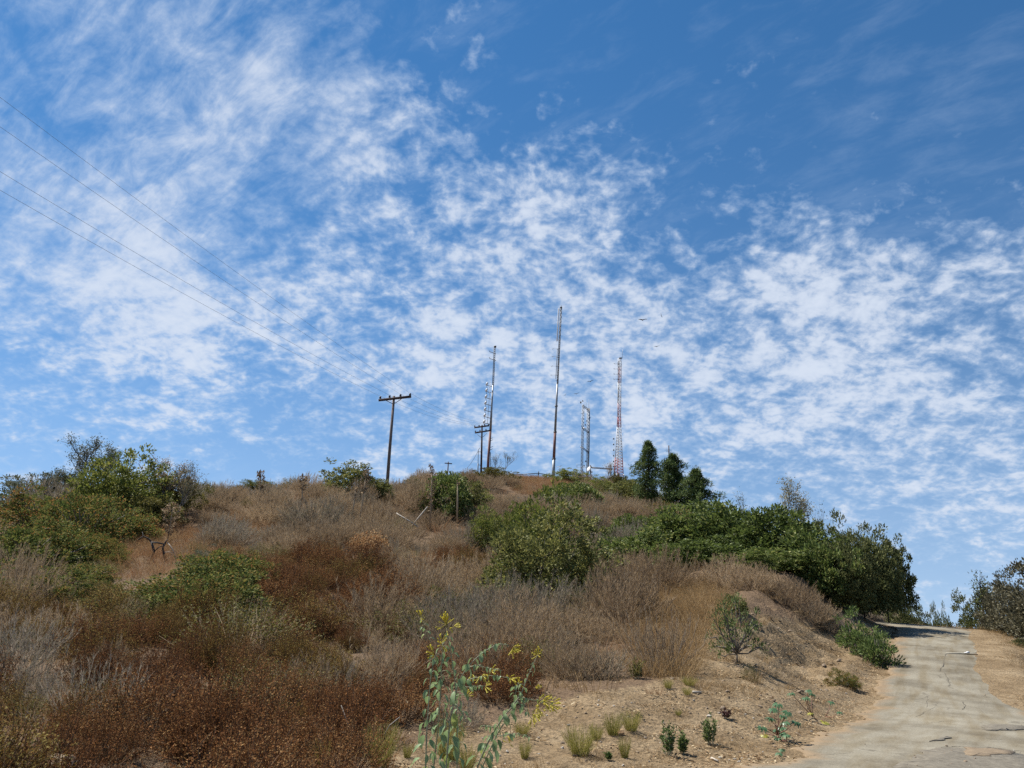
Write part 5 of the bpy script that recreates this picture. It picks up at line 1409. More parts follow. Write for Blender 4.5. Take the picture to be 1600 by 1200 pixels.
# which brush grows where, read off the photograph (pixels); later entries win
ZONES = [
    ([(-900, 700), (2200, 700), (2200, 1500), (-900, 1500)], {'sage': .50, 'greysage': .24, 'olive': .12, 'redgrass': .09, 'drygrass': .05}),
    ([(-900, 700), (230, 700), (300, 800), (250, 830), (140, 880), (150, 920), (420, 905), (400, 985), (200, 985), (60, 960), (-900, 960)], {'mixed': .75, 'olive': .15, 'sage': .10}),
    ([(235, 822), (300, 800), (420, 800), (430, 850), (330, 880), (180, 900), (140, 890), (170, 850)], {'redgrass': .55, 'drygrass': .15, 'sage': .25, 'reddry': .05}),
    ([(280, 850), (420, 840), (430, 900), (300, 905)], {'greysage': .7, 'olive': .3}),
    ([(300, 770), (640, 770), (640, 850), (420, 880), (300, 800)], {'sage': .72, 'greysage': .18, 'redgrass': .1}),
    ([(600, 765), (740, 745), (800, 800), (740, 850), (600, 830)], {'sage': .7, 'redgrass': .3}),
    ([(-900, 965), (60, 965), (420, 985), (420, 890), (560, 870), (645, 930), (640, 990), (600, 1060), (640, 1190), (-900, 1400)], {'rust': .86, 'rustolive': .12, 'sage': .02}),
    ([(380, 880), (560, 872), (640, 930), (630, 980), (380, 985)], {'rust': .93, 'rustolive': .07}),
    ([(250, 1010), (640, 1010), (640, 1140), (250, 1160)], {'rustolive': .34, 'rust': .64, 'sage': .02}),
    ([(-900, 1060), (80, 1060), (110, 1180), (-900, 1300)], {'rust': .75, 'rustolive': .2, 'greysage': .05}),
    ([(650, 880), (780, 870), (790, 930), (650, 930)], {'rustolive': .6, 'rust': .25, 'olive': .15}),
    ([(560, 1000), (700, 960), (700, 1050), (560, 1050)], {'sage': .85, 'greysage': .15}),
    ([(640, 1060), (760, 1060), (780, 1150), (640, 1150)], {'rust': .7, 'sage': .3}),
    ([(820, 755), (880, 755), (900, 770), (830, 782), (800, 770)], {'redgrass': .9, 'drygrass': .1}),
    ([(890, 808), (1040, 800), (1040, 840), (960, 850), (900, 840)], {'sage': .95, 'redgrass': .05}),
    ([(960, 860), (1060, 800), (1420, 800), (1420, 960), (1300, 950), (1190, 880), (960, 870)], {'scrub': .9, 'mixed': .1}),
    ([(1000, 950), (1060, 900), (1110, 905), (1120, 940), (1100, 975), (1100, 1020), (1060, 1050), (1010, 1055), (990, 1000)], {'drygrass': .8, 'redgrass': .2}),
    ([(860, 1030), (1010, 990), (1060, 1040), (1000, 1075), (880, 1090)], {'sage': .45, 'redgrass': .4, 'greysage': .15}),
    ([(1400, 930), (1480, 930), (1480, 974), (1400, 972)], {'drygrass': 1.0}),
]
SIZE = {'sage': (.8, 1.25), 'greysage': (.8, 1.25), 'rust': (.8, 1.3), 'rustolive': (.8, 1.3), 'mixed': (.7, 1.15), 'olive': (.65, 1.0), 'redgrass': (1.1, 1.9), 'drygrass': (1.1, 1.9), 'reddry': (.5, .9), 'scrub': (.5, .8)}
g = np.random.default_rng(11)
CL = np.array(CLEAR)
LW = np.array([[*on_ground(px, y)[:2], r] for px, y, r in [(845, 119, 5), (845, 112, 5), (845, 105, 5), (850, 98, 5), (825, 114, 5), (825, 107, 5), (865, 112, 4), (215, 36, 1.6), (200, 33, 1.4), (250, 38, 1.6), (280, 42, 1.8), (225, 40, 1.5)]])


def polar(r0, r1, sp0, sp1, half):
    out_ = []; r_ = r0
    while r_ < r1:
        sp = sp0 + sp1 * r_; n_ = int(2 * R(half) * r_ / sp)
        a_ = np.linspace(-R(half), R(half), n_) + g.uniform(-.55, .55, n_) * sp / r_
        rr = r_ + g.uniform(-.55, .55, n_) * sp
        out_.append(np.stack([rr * np.sin(a_), rr * np.cos(a_)], 1)); r_ += sp
    return np.vstack(out_)


STRAY = {'sage': ['redgrass', 'greysage', 'olive', 'drygrass'], 'greysage': ['sage', 'redgrass', 'olive'], 'rust': ['rustolive', 'rustolive', 'olive', 'greysage'], 'rustolive': ['rust', 'olive', 'sage'],
         'mixed': ['olive', 'sage', 'rustolive'], 'olive': ['sage', 'redgrass'], 'redgrass': ['sage', 'drygrass'], 'drygrass': ['redgrass', 'sage'], 'reddry': ['sage'], 'scrub': ['mixed', 'sage']}
lists = {}
for tier, (pts, grow) in enumerate([(polar(7.6, 175, 1.25, .020, 44), 1.42), (polar(7.3, 130, .72, .013, 44), .62)]):
    hz = height(pts[:, 0], pts[:, 1])
    # zone borders wander: look the zone up a little off the true spot
    wx = pts[:, 0] + fbm(pts[:, 0] * .5, pts[:, 1] * .5, 3, 41) * (2.0 + pts[:, 1] * .06)
    wy = pts[:, 1] + fbm(pts[:, 0] * .5, pts[:, 1] * .5, 3, 47) * (2.0 + pts[:, 1] * .06)
    qx, qy, _ = project(np.column_stack([wx, wy, height(wx, wy, False)]))
    tx, ty, _ = project(np.column_stack([pts, hz]))
    rd, _z = road_dist(pts[:, 0], pts[:, 1])
    zone = np.zeros(len(pts), int)
    for k, (poly, _w) in enumerate(ZONES): zone[inside(qx, qy, poly)] = k
    ok = (rd > 1.2) & ~inside(tx, ty, BARE) & ~((tx > 1480) & (pts[:, 1] < 40))
    ok &= ~((pts[:, 0] > 10) & (rd < 3.0) & (pts[:, 1] < 34)) & ~((pts[:, 0] > 4) & (rd < 4.3) & (pts[:, 1] > 12) & (pts[:, 1] < 28)) & ~((tx > 700) & (pts[:, 1] < 10.4 + (tx - 700) * .009)) & ~((tx > 590) & (pts[:, 1] < 9.0))
    ok &= ~((tx > 850) & (tx < 1330) & (inside(tx + 70, ty + 8, BARE) | inside(tx + 35, ty + 14, BARE)))
    gap = vnoise(pts[:, 0] * .8, pts[:, 1] * .8, 77)
    ok &= gap > (.24 if tier == 0 else .20)
    near = ((pts[:, None, :] - CL[None, :, :2]) ** 2).sum(-1) < (CL[None, :, 2] * (.9 if tier == 0 else .75)) ** 2
    ok &= ~near.any(1)
    KN = {q: vnoise(pts[:, 0] * .33 + 31 * j_, pts[:, 1] * .33, 90 + j_) for j_, q in enumerate(SIZE)}
    LOWD = (((pts[:, None, :] - LW[None, :, :2]) ** 2).sum(-1) < LW[None, :, 2] ** 2).any(1)
    for k in np.nonzero(ok)[0]:
        mix = ZONES[zone[k]][1]
        kind = random.choices(list(mix), [w_ * math.exp(5.5 * (KN[q][k] - .5)) for q, w_ in mix.items()])[0]
        if random.random() < (.07 if kind in ('rust', 'rustolive', 'mixed') else .16): kind = random.choice(STRAY[kind])
        d_ = pts[k, 1]; lo, hi = SIZE[kind]
        s_ = random.uniform(lo, hi) * grow * (1 + min(max(d_ - 12, 0), 110) * .0045) * (1.25 if random.random() < .12 else 1)
        v_ = random.uniform(.46, .80) if tier == 0 else random.uniform(.6, 1.0)
        if kind in ('rust', 'rustolive'):
            if d_ < 16: s_ = min(s_, 1.08)
            v_ *= 1.15
        elif d_ < 11.5 and kind in ('sage', 'greysage', 'drygrass', 'redgrass'):
            kind = 'rust' if tx[k] < 640 and random.random() < .8 else kind; s_ = min(s_, .85)
        if LOWD[k]:
            if kind not in ('redgrass', 'drygrass', 'reddry'): kind = 'redgrass'
            s_ = random.uniform(.9, 1.5); v_ = .75
        lists.setdefault(kind, []).append((pts[k, 0], pts[k, 1], hz[k] - .04, s_, s_ * v_))
NAMES = {'sage': 'dry_sagebrush', 'greysage': 'grey_sagebrush', 'rust': 'rust_brown_brush', 'rustolive': 'olive_brown_brush', 'mixed': 'low_green_scrub', 'olive': 'olive_scrub',
         'redgrass': 'reddish_grass', 'drygrass': 'dry_grass', 'reddry': 'dry_red_flowers', 'scrub': 'dark_green_undergrowth'}
for kind, rows in lists.items():
    A = np.array(rows); n = len(A)
    pm = [p[2][0][1] for p in PROTO[kind]]; ix = g.integers(0, len(pm), n); SC3 = A[:, [3, 3, 4]].copy()
    if kind in ('sage', 'greysage'):        # the larger mounds take the fuller kind of bush
        pm2 = [p[2][0][1] for p in PROTO['big' + kind]]; bigger = (SC3[:, 0] > 1.15) & (A[:, 1] > 14)
        ix = np.where(bigger, len(pm) + g.integers(0, len(pm2), n), ix); SC3[bigger] *= [.56, .56, .62]; pm = pm + pm2
    scatter(NAMES[kind], pm, A[:, :3], g.uniform(0, 6.28, n), SC3, ix, g.uniform(-.16, .16, (n, 2)))

# the tan grass at the head of the cut bank, thick enough to read as one patch
P = polar(11, 30, .26, .006, 40); P = P[P[:, 0] > 1.5]; zP = height(P[:, 0], P[:, 1]); ax_, ay_, _ = project(np.column_stack([P, zP])); rd, _z = road_dist(P[:, 0], P[:, 1])
den_ = np.where(inside(ax_, ay_, [(985, 1010), (1010, 950), (1060, 915), (1110, 912), (1145, 940), (1130, 985), (1105, 1025), (1065, 1062), (1000, 1060)]), .85, np.where(inside(ax_, ay_, [(1060, 1062), (1130, 940), (1250, 975), (1290, 1010), (1200, 1090), (1080, 1110)]), .14, 0))
ks = np.nonzero((g.uniform(size=len(P)) < den_) & (rd > .5))[0]; n = len(ks); s = g.uniform(.6, 1.35, n) * np.where(den_[ks] > .5, 1, .6)
scatter('tall_dry_grass', [p[2][0][1] for p in PROTO['drygrass']], np.column_stack([P[ks], zP[ks] - .02]), g.uniform(0, 6.28, n), np.column_stack([s, s, s]), g.integers(0, 4, n), g.uniform(-.2, .2, (n, 2)))

# the reddish grass gap round the dead snag and the tan slope under the summit fence
P = np.vstack([polar(25, 62, .42, .006, 38), polar(90, 124, .75, .0, 12)]); zP = height(P[:, 0], P[:, 1]); ax_, ay_, _ = project(np.column_stack([P, zP]))
hit = inside(ax_, ay_, [(135, 890), (170, 850), (235, 822), (330, 800), (425, 800), (430, 850), (330, 880), (250, 908), (190, 905)]) | (inside(ax_, ay_, [(790, 745), (880, 742), (905, 772), (835, 790), (800, 775)]) & (P[:, 1] > 88))
ks = np.nonzero(hit & (g.uniform(size=len(P)) < .8))[0]; n = len(ks); s = g.uniform(.7, 1.25, n)
scatter('reddish_hill_grass', [p[2][0][1] for p in PROTO['redgrass']] + [PROTO['drygrass'][0][2][0][1]], np.column_stack([P[ks], zP[ks] - .02]), g.uniform(0, 6.28, n), np.column_stack([s * 1.3, s * 1.3, s]), g.integers(0, 5, n), g.uniform(-.2, .2, (n, 2)))

# sparse dry grass between the shrubs, on the bank, the verge and the shoulder
pg = []
r_ = 6.0
while r_ < 60:
    sp = 0.20 + 0.006 * r_
    na_ = int(2 * R(42) * r_ / sp)
    a_ = np.linspace(-R(42), R(42), na_) + g.uniform(-.5, .5, na_) * sp / r_
    rr = r_ + g.uniform(-.5, .5, na_) * sp
    pg.append(np.stack([rr * np.sin(a_), rr * np.cos(a_)], 1)); r_ += sp
pg = np.vstack(pg)
rd, _z = road_dist(pg[:, 0], pg[:, 1])
P3g = np.column_stack([pg, height(pg[:, 0], pg[:, 1])])
gx, gy, _ = project(P3g)
bare = inside(gx, gy, BARE)
patchy = vnoise(pg[:, 0] * .7, pg[:, 1] * .7, 5)
keep = (rd > .25) & (g.uniform(size=len(pg)) < np.where(bare, np.where(gx > 1460, .75, .30 + .35 * (patchy > .55)), .12))
ks = np.nonzero(keep)[0]; n = len(ks)
s = np.where(bare[ks], np.where(gx[ks] > 1460, g.uniform(.5, 1.3, n), g.uniform(.25, .9, n)), g.uniform(.8, 1.8, n))
scatter('dry_stubble', [p[2][0][1] for p in PROTO['stubble']], P3g[ks] - np.array([0, 0, .01]), g.uniform(0, 6.28, n), np.column_stack([s, s, s * g.uniform(.7, 1.5, n)]), g.integers(0, 4, n))

# ------------------------------------------------------------------ foreground plants, stones, litter
GLAUC = leafmat('blue_green_leaves', [(0, (0.12, 0.185, 0.070)), (.5, (0.20, 0.285, 0.120)), (1, (0.31, 0.39, 0.20))], .35, .45, .4, 0)
GLAUCY = leafmat('yellowing_leaves', [(0, (0.20, 0.27, 0.06)), (1, (0.36, 0.40, 0.12))], .4, .5, .3, 0)
STEMG = solid('pale_green_stem', (0.19, 0.20, 0.12), (0.30, 0.30, 0.19), 7, .6, stretch=(1, 1, .3))
FLOWER = leafmat('yellow_flowers', [(0, (0.38, 0.33, 0.03)), (.5, (0.55, 0.46, 0.05)), (1, (0.66, 0.58, 0.12))], .3, .5, .3, 0)
CASTOR = leafmat('castor_leaves', [(0, (0.045, 0.11, 0.05)), (1, (0.10, 0.19, 0.085))], .3, .4, .4, 0)
CASTORY = leafmat('yellow_castor_leaves', [(0, (0.26, 0.25, 0.03)), (1, (0.38, 0.35, 0.06))], .3, .4, .4, 0)
REDSTEM = solid('red_brown_stem', (0.12, 0.045, 0.03), (0.20, 0.085, 0.05), 8, .6)
STONE = solid('pale_stone', (0.27, 0.235, 0.19), (0.46, 0.42, 0.36), 9, .9, bump=.5)
BROWNSTONE = solid('brown_stone', (0.16, 0.115, 0.075), (0.29, 0.22, 0.15), 9, .9, bump=.5)
ORANGESTONE = solid('orange_stone', (0.28, 0.16, 0.07), (0.42, 0.27, 0.14), 9, .9, bump=.5)


def leaf_mesh(name, mat, seed, curl=.35, wave=.12, ratio=.52):
    """an ovate leaf of length 1 along +x, arching down, with a folded midrib"""
    g = np.random.default_rng(seed); n = 6; V = []; Q = []
    for k in range(n + 1):
        t = k / n; w_ = ratio * math.sin(math.pi * min(1, t * .92 + .06)) ** .85 * (1.15 - .45 * t) * (0 if k == n else 1)
        z = -curl * t * t; wv = wave * g.uniform(-.5, .5)
        for sgn in (-1, -.5, 0, .5, 1): V.append((t * (1 - curl * .25 * t), sgn * w_ / 2, z + abs(sgn) * .16 * w_ + (wv * w_ if abs(sgn) == 1 else 0)))
    for k in range(n):
        for c in range(4): Q.append((k * 5 + c, k * 5 + c + 1, k * 5 + c + 6, k * 5 + c + 5))
    return mesh_np(name, V, Q, None, mat, True)


TLEAF = [leaf_mesh('tobacco_leaf', GLAUC, 1), leaf_mesh('tobacco_leaf', GLAUC, 2, .55), leaf_mesh('tobacco_leaf', GLAUC, 3, .2, .25, .58), leaf_mesh('tobacco_leaf', GLAUCY, 4, .5, .2, .5), leaf_mesh('tobacco_leaf', GLAUC, 5, .3, .1, .36)]


def place_leaf(me, parent, p, d, size, roll=0.0, name='leaf'):
    o = link(bpy.data.objects.new(name, me), parent)
    x = unit(np.asarray(d, float)); up_ = np.array([0, 0, 1.0]); y_ = np.cross(up_, x); y_ = y_ / (np.linalg.norm(y_) + 1e-6); z_ = np.cross(x, y_)
    Mx = Matrix(((x[0], y_[0], z_[0]), (x[1], y_[1], z_[1]), (x[2], y_[2], z_[2])))
    o.matrix_local = Matrix.Translation(p) @ (Mx @ Matrix.Rotation(roll, 3, 'X') @ Matrix.Scale(size, 3)).to_4x4()
    return o


def flower_cluster(parent, p, d, n, r, seed):
    g = np.random.default_rng(seed); mb = MB(); d = unit(np.asarray(d, float))
    for k in range(n):
        e = unit(d * .7 + g.normal(size=3) * .75); q = p + e * r * .82 * g.uniform(.3, .8); ln = .034 * g.uniform(.7, 1.15); dd = unit(e + d * .3 + g.normal(size=3) * .2)
        mb.lathe(q, dd, [(0, .0012), (ln * .15, .0032), (ln * .8, .0026), (ln * .92, .0040), (ln, .0062)], 5)
        mb.tube([p, q], .0011, 3, False)
    return mb.build('flower_cluster', FLOWER, parent)


def tobacco(depth, stems, leafs, flowers, basepx, label):
    b = flat_at(*basepx); b = np.array([at(basepx[0], 1195, depth)[0], depth, float(height(np.array([at(basepx[0], 1195, depth)[0]]), np.array([depth]))[0])])
    Q = lambda X, Y, dy=0.0: at(620 + X / 4.8, 950 + Y / 4.8, depth + dy) - b
    root = tag(empty('tree_tobacco', b), label, 'flowering plant')
    g = np.random.default_rng(int(depth * 100)); paths = []
    for si, (pl, r0_, r1_, dy, grounded) in enumerate(stems):
        P = [Q(x, y_, dy * (1 - k / len(pl) * .4)) for k, (x, y_) in enumerate(pl)]
        if grounded: P = [np.array([P[0][0] * .55, dy * .7, -.04]), (P[0] + np.array([P[0][0] * .55, dy * .7, 0])) / 2 + [0, 0, .02]] + P
        P = np.array(P); u = np.linspace(0, len(P) - 1, len(P) * 4); P = np.stack([np.interp(u, range(len(P)), P[:, c]) for c in range(3)], 1)
        P[1:-1] = (P[:-2] + P[1:-1] * 2 + P[2:]) / 4
        tube_obj('stem', P, np.linspace(r0_, r1_, len(P)), STEMG, root, 6); paths.append(P)
    for si, n_, t0, t1, s0, s1, hang in leafs:
        P = paths[si]
        for k in range(n_):
            t = t0 + (t1 - t0) * (k + g.uniform(.1, .9)) / n_; i_ = min(len(P) - 2, int(t * (len(P) - 1))); f = t * (len(P) - 1) - i_
            p = P[i_] * (1 - f) + P[i_ + 1] * f; az = k * 2.4 + si + g.uniform(-.5, .5)
            sz = (s0 + (s1 - s0) * t) * g.uniform(.7, 1.2)
            pd = unit(np.array([math.cos(az), math.sin(az) * .8, .35])); tipq = p + pd * sz * .45
            dn = unit(np.array([math.cos(az), math.sin(az) * .8, -hang * g.uniform(.5, 1.4)]))
            mb = MB(); mb.tube([p, p + pd * sz * .25 + [0, 0, sz * .03], tipq], .0016, 3, False); pe = mb.build('petiole', STEMG, root)
            place_leaf(TLEAF[3] if g.uniform() < .10 and t < .5 else TLEAF[int(g.choice([0, 1, 2, 4]))], root, tipq, dn, sz, g.uniform(-.7, .7))
    for k, (x, y_, n_, r, dx, dz) in enumerate(flowers): flower_cluster(root, Q(x, y_, g.uniform(-.1, .15)), (dx, -.2, dz), n_, r, k + 5)
    return root


tobacco(5.6, [([(215, 1195), (222, 1000), (232, 800), (250, 560), (275, 400), (300, 330)], .0065, .003, 0.0, True), ([(275, 1195), (305, 940), (325, 700), (332, 540), (335, 420), (345, 260)], .0065, .003, .12, True),
              ([(370, 1195), (385, 1000), (400, 840), (432, 690), (462, 555), (530, 440), (640, 335), (760, 268), (838, 278)], .0068, .0025, -.10, True), ([(452, 1195), (455, 960), (448, 780), (440, 560), (400, 300), (372, 150)], .006, .0025, .3, True),
              ([(350, 930), (352, 820), (345, 760)], .004, .003, .1, False), ([(466, 565), (560, 530), (700, 505), (850, 525)], .004, .002, 0, False), ([(520, 455), (590, 428), (680, 450), (790, 470)], .0035, .002, -.05, False),
              ([(250, 250), (215, 170), (185, 70)], .003, .002, .35, False), ([(440, 660), (490, 650), (540, 665)], .003, .002, 0, False), ([(470, 600), (560, 590), (660, 585)], .003, .002, .05, False), ([(440, 720), (500, 800), (520, 860)], .003, .002, .1, False)],
        [(0, 27, .28, .97, .105, .05, .9), (1, 32, .25, .98, .10, .05, .9), (2, 34, .22, .97, .11, .045, 1.3), (3, 32, .30, .97, .10, .045, .9), (4, 4, .1, .9, .09, .08, .9), (5, 12, .1, .98, .06, .04, 1.2), (6, 10, .1, .98, .055, .04, 1.2), (7, 7, .1, .95, .05, .035, .5), (8, 5, .2, .95, .06, .05, .8), (9, 6, .2, .95, .05, .04, 1.0), (10, 6, .2, .95, .05, .04, .8)],
        [(330, 270, 11, .06, 0, 1), (275, 335, 12, .05, -.5, .4), (370, 120, 22, .075, .2, 1), (430, 135, 8, .04, .8, .5), (870, 300, 18, .06, .8, -.3), (850, 525, 10, .045, 1, 0), (640, 510, 9, .05, .2, -.5), (560, 500, 7, .045, 0, -.6), (710, 470, 8, .045, .6, -.2), (665, 588, 8, .035, 1, 0), (525, 660, 9, .045, .8, .2), (182, 62, 6, .03, -.2, 1)],
        (690, 1300), 'tall upright blue-green plant with small yellow flowers nearest the camera')
tobacco(5.9, [([(600, 1195), (660, 1060), (720, 940), (800, 815), (862, 745), (930, 650), (980, 520), (1012, 445), (1060, 345)], .0075, .0025, 0, True), ([(640, 1195), (700, 1060), (760, 930), (850, 800), (905, 690)], .006, .004, .12, True),
              ([(920, 665), (1000, 690), (1100, 695), (1190, 712)], .0035, .002, 0, False), ([(905, 700), (960, 760), (1010, 830)], .0035, .002, -.1, False), ([(740, 900), (690, 890), (630, 885)], .003, .002, 0, False), ([(880, 720), (890, 640), (912, 555)], .003, .002, .1, False), ([(760, 960), (900, 940), (1010, 975)], .003, .0015, -.2, False)],
        [(0, 34, .15, .95, .105, .03, 1.1), (1, 26, .15, .98, .105, .06, 1.2), (2, 10, .1, .9, .05, .03, 1), (3, 8, .1, .8, .05, .03, 1), (4, 7, .1, .98, .055, .045, .8), (5, 7, .2, .95, .05, .04, .6), (6, 8, .2, .98, .05, .035, 1)],
        [(1100, 700, 26, .08, .6, -.1), (1160, 720, 24, .075, .9, .0), (1055, 740, 20, .075, .4, -.5), (1025, 800, 22, .075, .2, -.9), (1060, 345, 10, .04, .2, 1), (912, 560, 7, .03, 0, 1), (845, 1010, 9, .04, 0, .3), (1045, 610, 6, .03, .4, .4)],
        (735, 1300), 'leaning blue-green plant with drooping yellow flower tufts, right of the upright one')


# small weeds and grass clumps on the open dirt
def weed(px, py, wpx, hpx, label, seed, mat=BRIGHTG, n=22, ll=.048, group='leafy green weeds on the dirt'):
    p = ground(px, py); m = p[1] / FPX; g = np.random.default_rng(seed); h, w_ = hpx * m, wpx * m
    path = fan(g, w_ * 1.15, h, n, .7, .1, .16, .45); root = tag(empty('green_weed', p), label, 'weed', group)
    v, f = strips(path, .005, .003, g); link(bpy.data.objects.new('stems', mesh_np('weed_stems', v, f, None, STEMG)), root)
    idx = np.repeat(np.arange(n), 17); t = g.uniform(.15, 1, len(idx)); P, tg = along(path[idx], t)
    v, f = leaves(P, tg * .5 + rdir(g, len(idx)) * [1, 1, .5] + np.array([0, 0, .25]), ll * g.uniform(.6, 1.2, len(idx)), ll * .36, g, .8)
    link(bpy.data.objects.new('leaves', mesh_np('weed_leaves', v, f, None, mat)), root)
for k, a in enumerate([(1044, 1183, 27, 48, 'fresh green weed standing left of its smaller twin at the lower edge of the dirt'), (1066, 1178, 18, 30, 'smaller green weed touching the larger one at its left'),
                       (1110, 1166, 27, 46, 'upright green weed alone below a pale stone'), (950, 1188, 10, 12, 'tiny dark green sprig near the bottom edge', ), (994, 1074, 28, 34, 'yellow-green weed at the foot of the vase-shaped shrub')]):
    weed(*a, 600 + k, mat=BRIGHTG if k != 4 else OLIVE, n=26 if k != 3 else 8)
weed(1136, 1128, 16, 14, 'small dark reddish weed right of the pale stone', 611, leafmat('maroon_leaves', [(0, (0.05, 0.022, 0.02)), (1, (0.13, 0.06, 0.05))], .2), 10, .05, None)

GR = 'yellow-green grass clumps on the dirt'
for px, py, w_, h_, lab in [(906, 1180, 44, 44, 'largest round grass clump at the bottom of the open dirt'), (958, 1152, 26, 32, 'grass clump left of its twin, above the orange stone'), (986, 1150, 28, 30, 'grass clump right of its twin, above the orange stone'),
                            (932, 1156, 22, 22, 'low grass clump just above and right of the largest one'), (976, 1186, 18, 30, 'narrow grass clump right of the largest one near the bottom edge'), (594, 1200, 44, 66, 'tall pale grass clump at the left of the tall flowering plants'),
                            (500, 1199, 26, 34, 'bright rounded grass clump at the bottom, left of the tall pale one'), (636, 1186, 16, 20, 'small grass clump between the tall pale one and the flowering plants'), (820, 1178, 18, 26, 'thin grass clump at the bottom right of the leaning flowering plant'),
                            (816, 1142, 24, 18, 'low tan grass clump behind the leaning flowering plant'), (1015, 1092, 22, 18, 'reddish dry grass clump below the vase-shaped shrub'), (1030, 1094, 20, 17, 'green-tipped grass clump touching the reddish one'),
                            (1044, 1086, 14, 14, 'brownish grass clump above the green-tipped one'), (1078, 1084, 22, 14, 'flat grass clump near a pale stick'), (1074, 1096, 14, 12, 'dark little grass clump beside the pale stick'), (1060, 1120, 10, 9, 'tiny dark tuft in the middle of the dirt'),
                            (700, 1180, 40, 60, 'grass clump hidden behind the upright flowering stems'), (730, 1196, 26, 40, 'grass clump between the two flowering plants')]:
    p = ground(px, py); m = p[1] / FPX
    plant('redgrass' if 'reddish' in lab else 'ygrass', p, w_ * m * (1.15 if 'reddish' in lab else 1.3), h_ * m, 'grass_clump', lab, 'grass clump', GR)


# castor bean seedlings: red stems, palm-shaped leaves
def palm_leaf(name, mat, seed):
    g = np.random.default_rng(seed); V, Q = [], []
    for k in range(8):
        a = (k - 3.5) * .62; L_ = .5 * (1 - .05 * abs(k - 3.5)) * g.uniform(.85, 1.1); d = np.array([math.cos(a), math.sin(a), 0]); s = np.array([-d[1], d[0], 0]); n0 = len(V)
        V += [tuple(d * .02), tuple(d * L_ * .5 + s * L_ * .19 + [0, 0, .03]), tuple(d * L_ - np.array([0, 0, L_ * .35])), tuple(d * L_ * .5 - s * L_ * .19 + [0, 0, .03])]; Q.append((n0, n0 + 3, n0 + 2, n0 + 1))
    return mesh_np(name, V, Q, None, mat)
PL = [palm_leaf('castor_leaf', CASTOR, 1), palm_leaf('castor_leaf', CASTOR, 2), palm_leaf('castor_leaf', CASTORY, 3)]


def castor(basepx, stems, label):
    p = ground(*basepx); root = tag(empty('castor_plant', p), label, 'plant')
    Q = lambda x, y_, dy: at(x, y_, p[1] + dy) - p
    g = np.random.default_rng(int(basepx[0]))
    for tops, (bx, by), yel, sz in stems:
        st = Q(bx, by, 0); st[2] = max(st[2], -.05)
        for (x, y_) in tops:
            e = Q(x, y_, g.uniform(-.25, .25)); tube_obj('stem', [st, (st + e) / 2 + g.normal(size=3) * .02, e], [.007, .005, .003], REDSTEM, root, 5)
            for q in range(2 if not yel else 1):
                d = unit(np.array([g.uniform(-1, 1), -.7, -.25])); place_leaf(PL[2] if yel else PL[int(g.integers(0, 2))], root, e + d * .02, d, sz * g.uniform(.8, 1.2), g.uniform(-.4, .4))
castor((1217, 1158), [([(1206, 1107), (1190, 1136), (1202, 1122), (1222, 1118), (1226, 1128), (1243, 1128), (1216, 1100), (1231, 1112)], (1214, 1148), False, .17), ([(1213, 1140), (1222, 1144), (1228, 1148), (1215, 1152), (1224, 1137), (1218, 1136)], (1216, 1157), False, .15), ([(1192, 1148)], (1210, 1150), True, .16)], 'large castor seedling with red stems and palm-shaped leaves by the road edge')
castor((1222, 1180), [([(1217, 1176), (1225, 1178), (1221, 1170), (1228, 1183), (1214, 1183)], (1222, 1181), False, .10)], 'small dark castor seedling at the very edge of the road')
castor((1275, 1124), [([(1236, 1083), (1258, 1090), (1268, 1084), (1262, 1078)], (1270, 1120), False, .15), ([(1298, 1096), (1310, 1112)], (1290, 1120), False, .13)], 'sparse castor seedling with few leaves higher on the dirt')
castor((1285, 1128), [([(1285, 1126), (1288, 1129), (1268, 1114)], (1280, 1128), True, .19)], 'low castor seedling with bright yellow leaves')


# stones, sticks
def rock_mesh(seed, mat):
    g = np.random.default_rng(seed); import bmesh
    bm = bmesh.new(); bmesh.ops.create_icosphere(bm, subdivisions=2, radius=.5)
    ax = [unit(g.normal(size=3)) for _ in range(7)]; ct = g.uniform(.26, .42, 7)
    for v in bm.verts:
        p = np.array(v.co)
        for a_, c_ in zip(ax, ct):
            q = p @ a_
            if q > c_: p = p - a_ * (q - c_)
        v.co = p * [1, .8, .62] + g.normal(size=3) * .012
    me = bpy.data.meshes.new('stone'); bm.to_mesh(me); bm.free(); me.materials.append(mat); return me
RK = [rock_mesh(k, STONE) for k in range(4)]; RB = [rock_mesh(10 + k, BROWNSTONE) for k in range(3)]; RO = [rock_mesh(20, ORANGESTONE)]


def stone(px, py, wpx, label, me, group=None):
    p = ground(px, py); s = wpx * p[1] / FPX; o = link(bpy.data.objects.new('stone', me)); o.location = p + [0, 0, s * .12]; o.scale = (s, s, s); o.rotation_euler = (random.uniform(-.3, .3), random.uniform(-.3, .3), random.uniform(0, 6))
    return tag(o, label, 'stone', group)
stone(1108, 1120, 9, 'rounded pale stone directly above the lone upright weed', RK[0]); stone(970, 1154, 13, 'flat orange stone under the twin grass clumps', RO[0]); stone(545, 1186, 12, 'flat orange stone at the bottom, right of the bright rounded grass clump', RO[0])
stone(92, 1200, 58, 'large tan mound of sandy dirt at the bottom left edge', rock_mesh(31, solid('sandy_dirt', (0.20, 0.15, 0.095), (0.36, 0.28, 0.19), 14, .95, bump=1.0))); stone(879, 1166, 6, 'white stone left of the largest grass clump', RK[1]); stone(1050, 1158, 8, 'pale stone behind the pair of green weeds', RK[2])  # the first is a lump of sandy ground, shaped with the rock mesh
STONEG = 'pale stones scattered over the dirt'
g = np.random.default_rng(3)
for k in range(44):
    px, py = g.uniform(690, 1200), g.uniform(1100, 1196)
    if py < 1110 + (px - 850) * -.1: continue
    stone(px, py, g.uniform(2.0, 5.5), 'small pale stone lying on the open dirt among the grass clumps', RK[k % 4], STONEG)
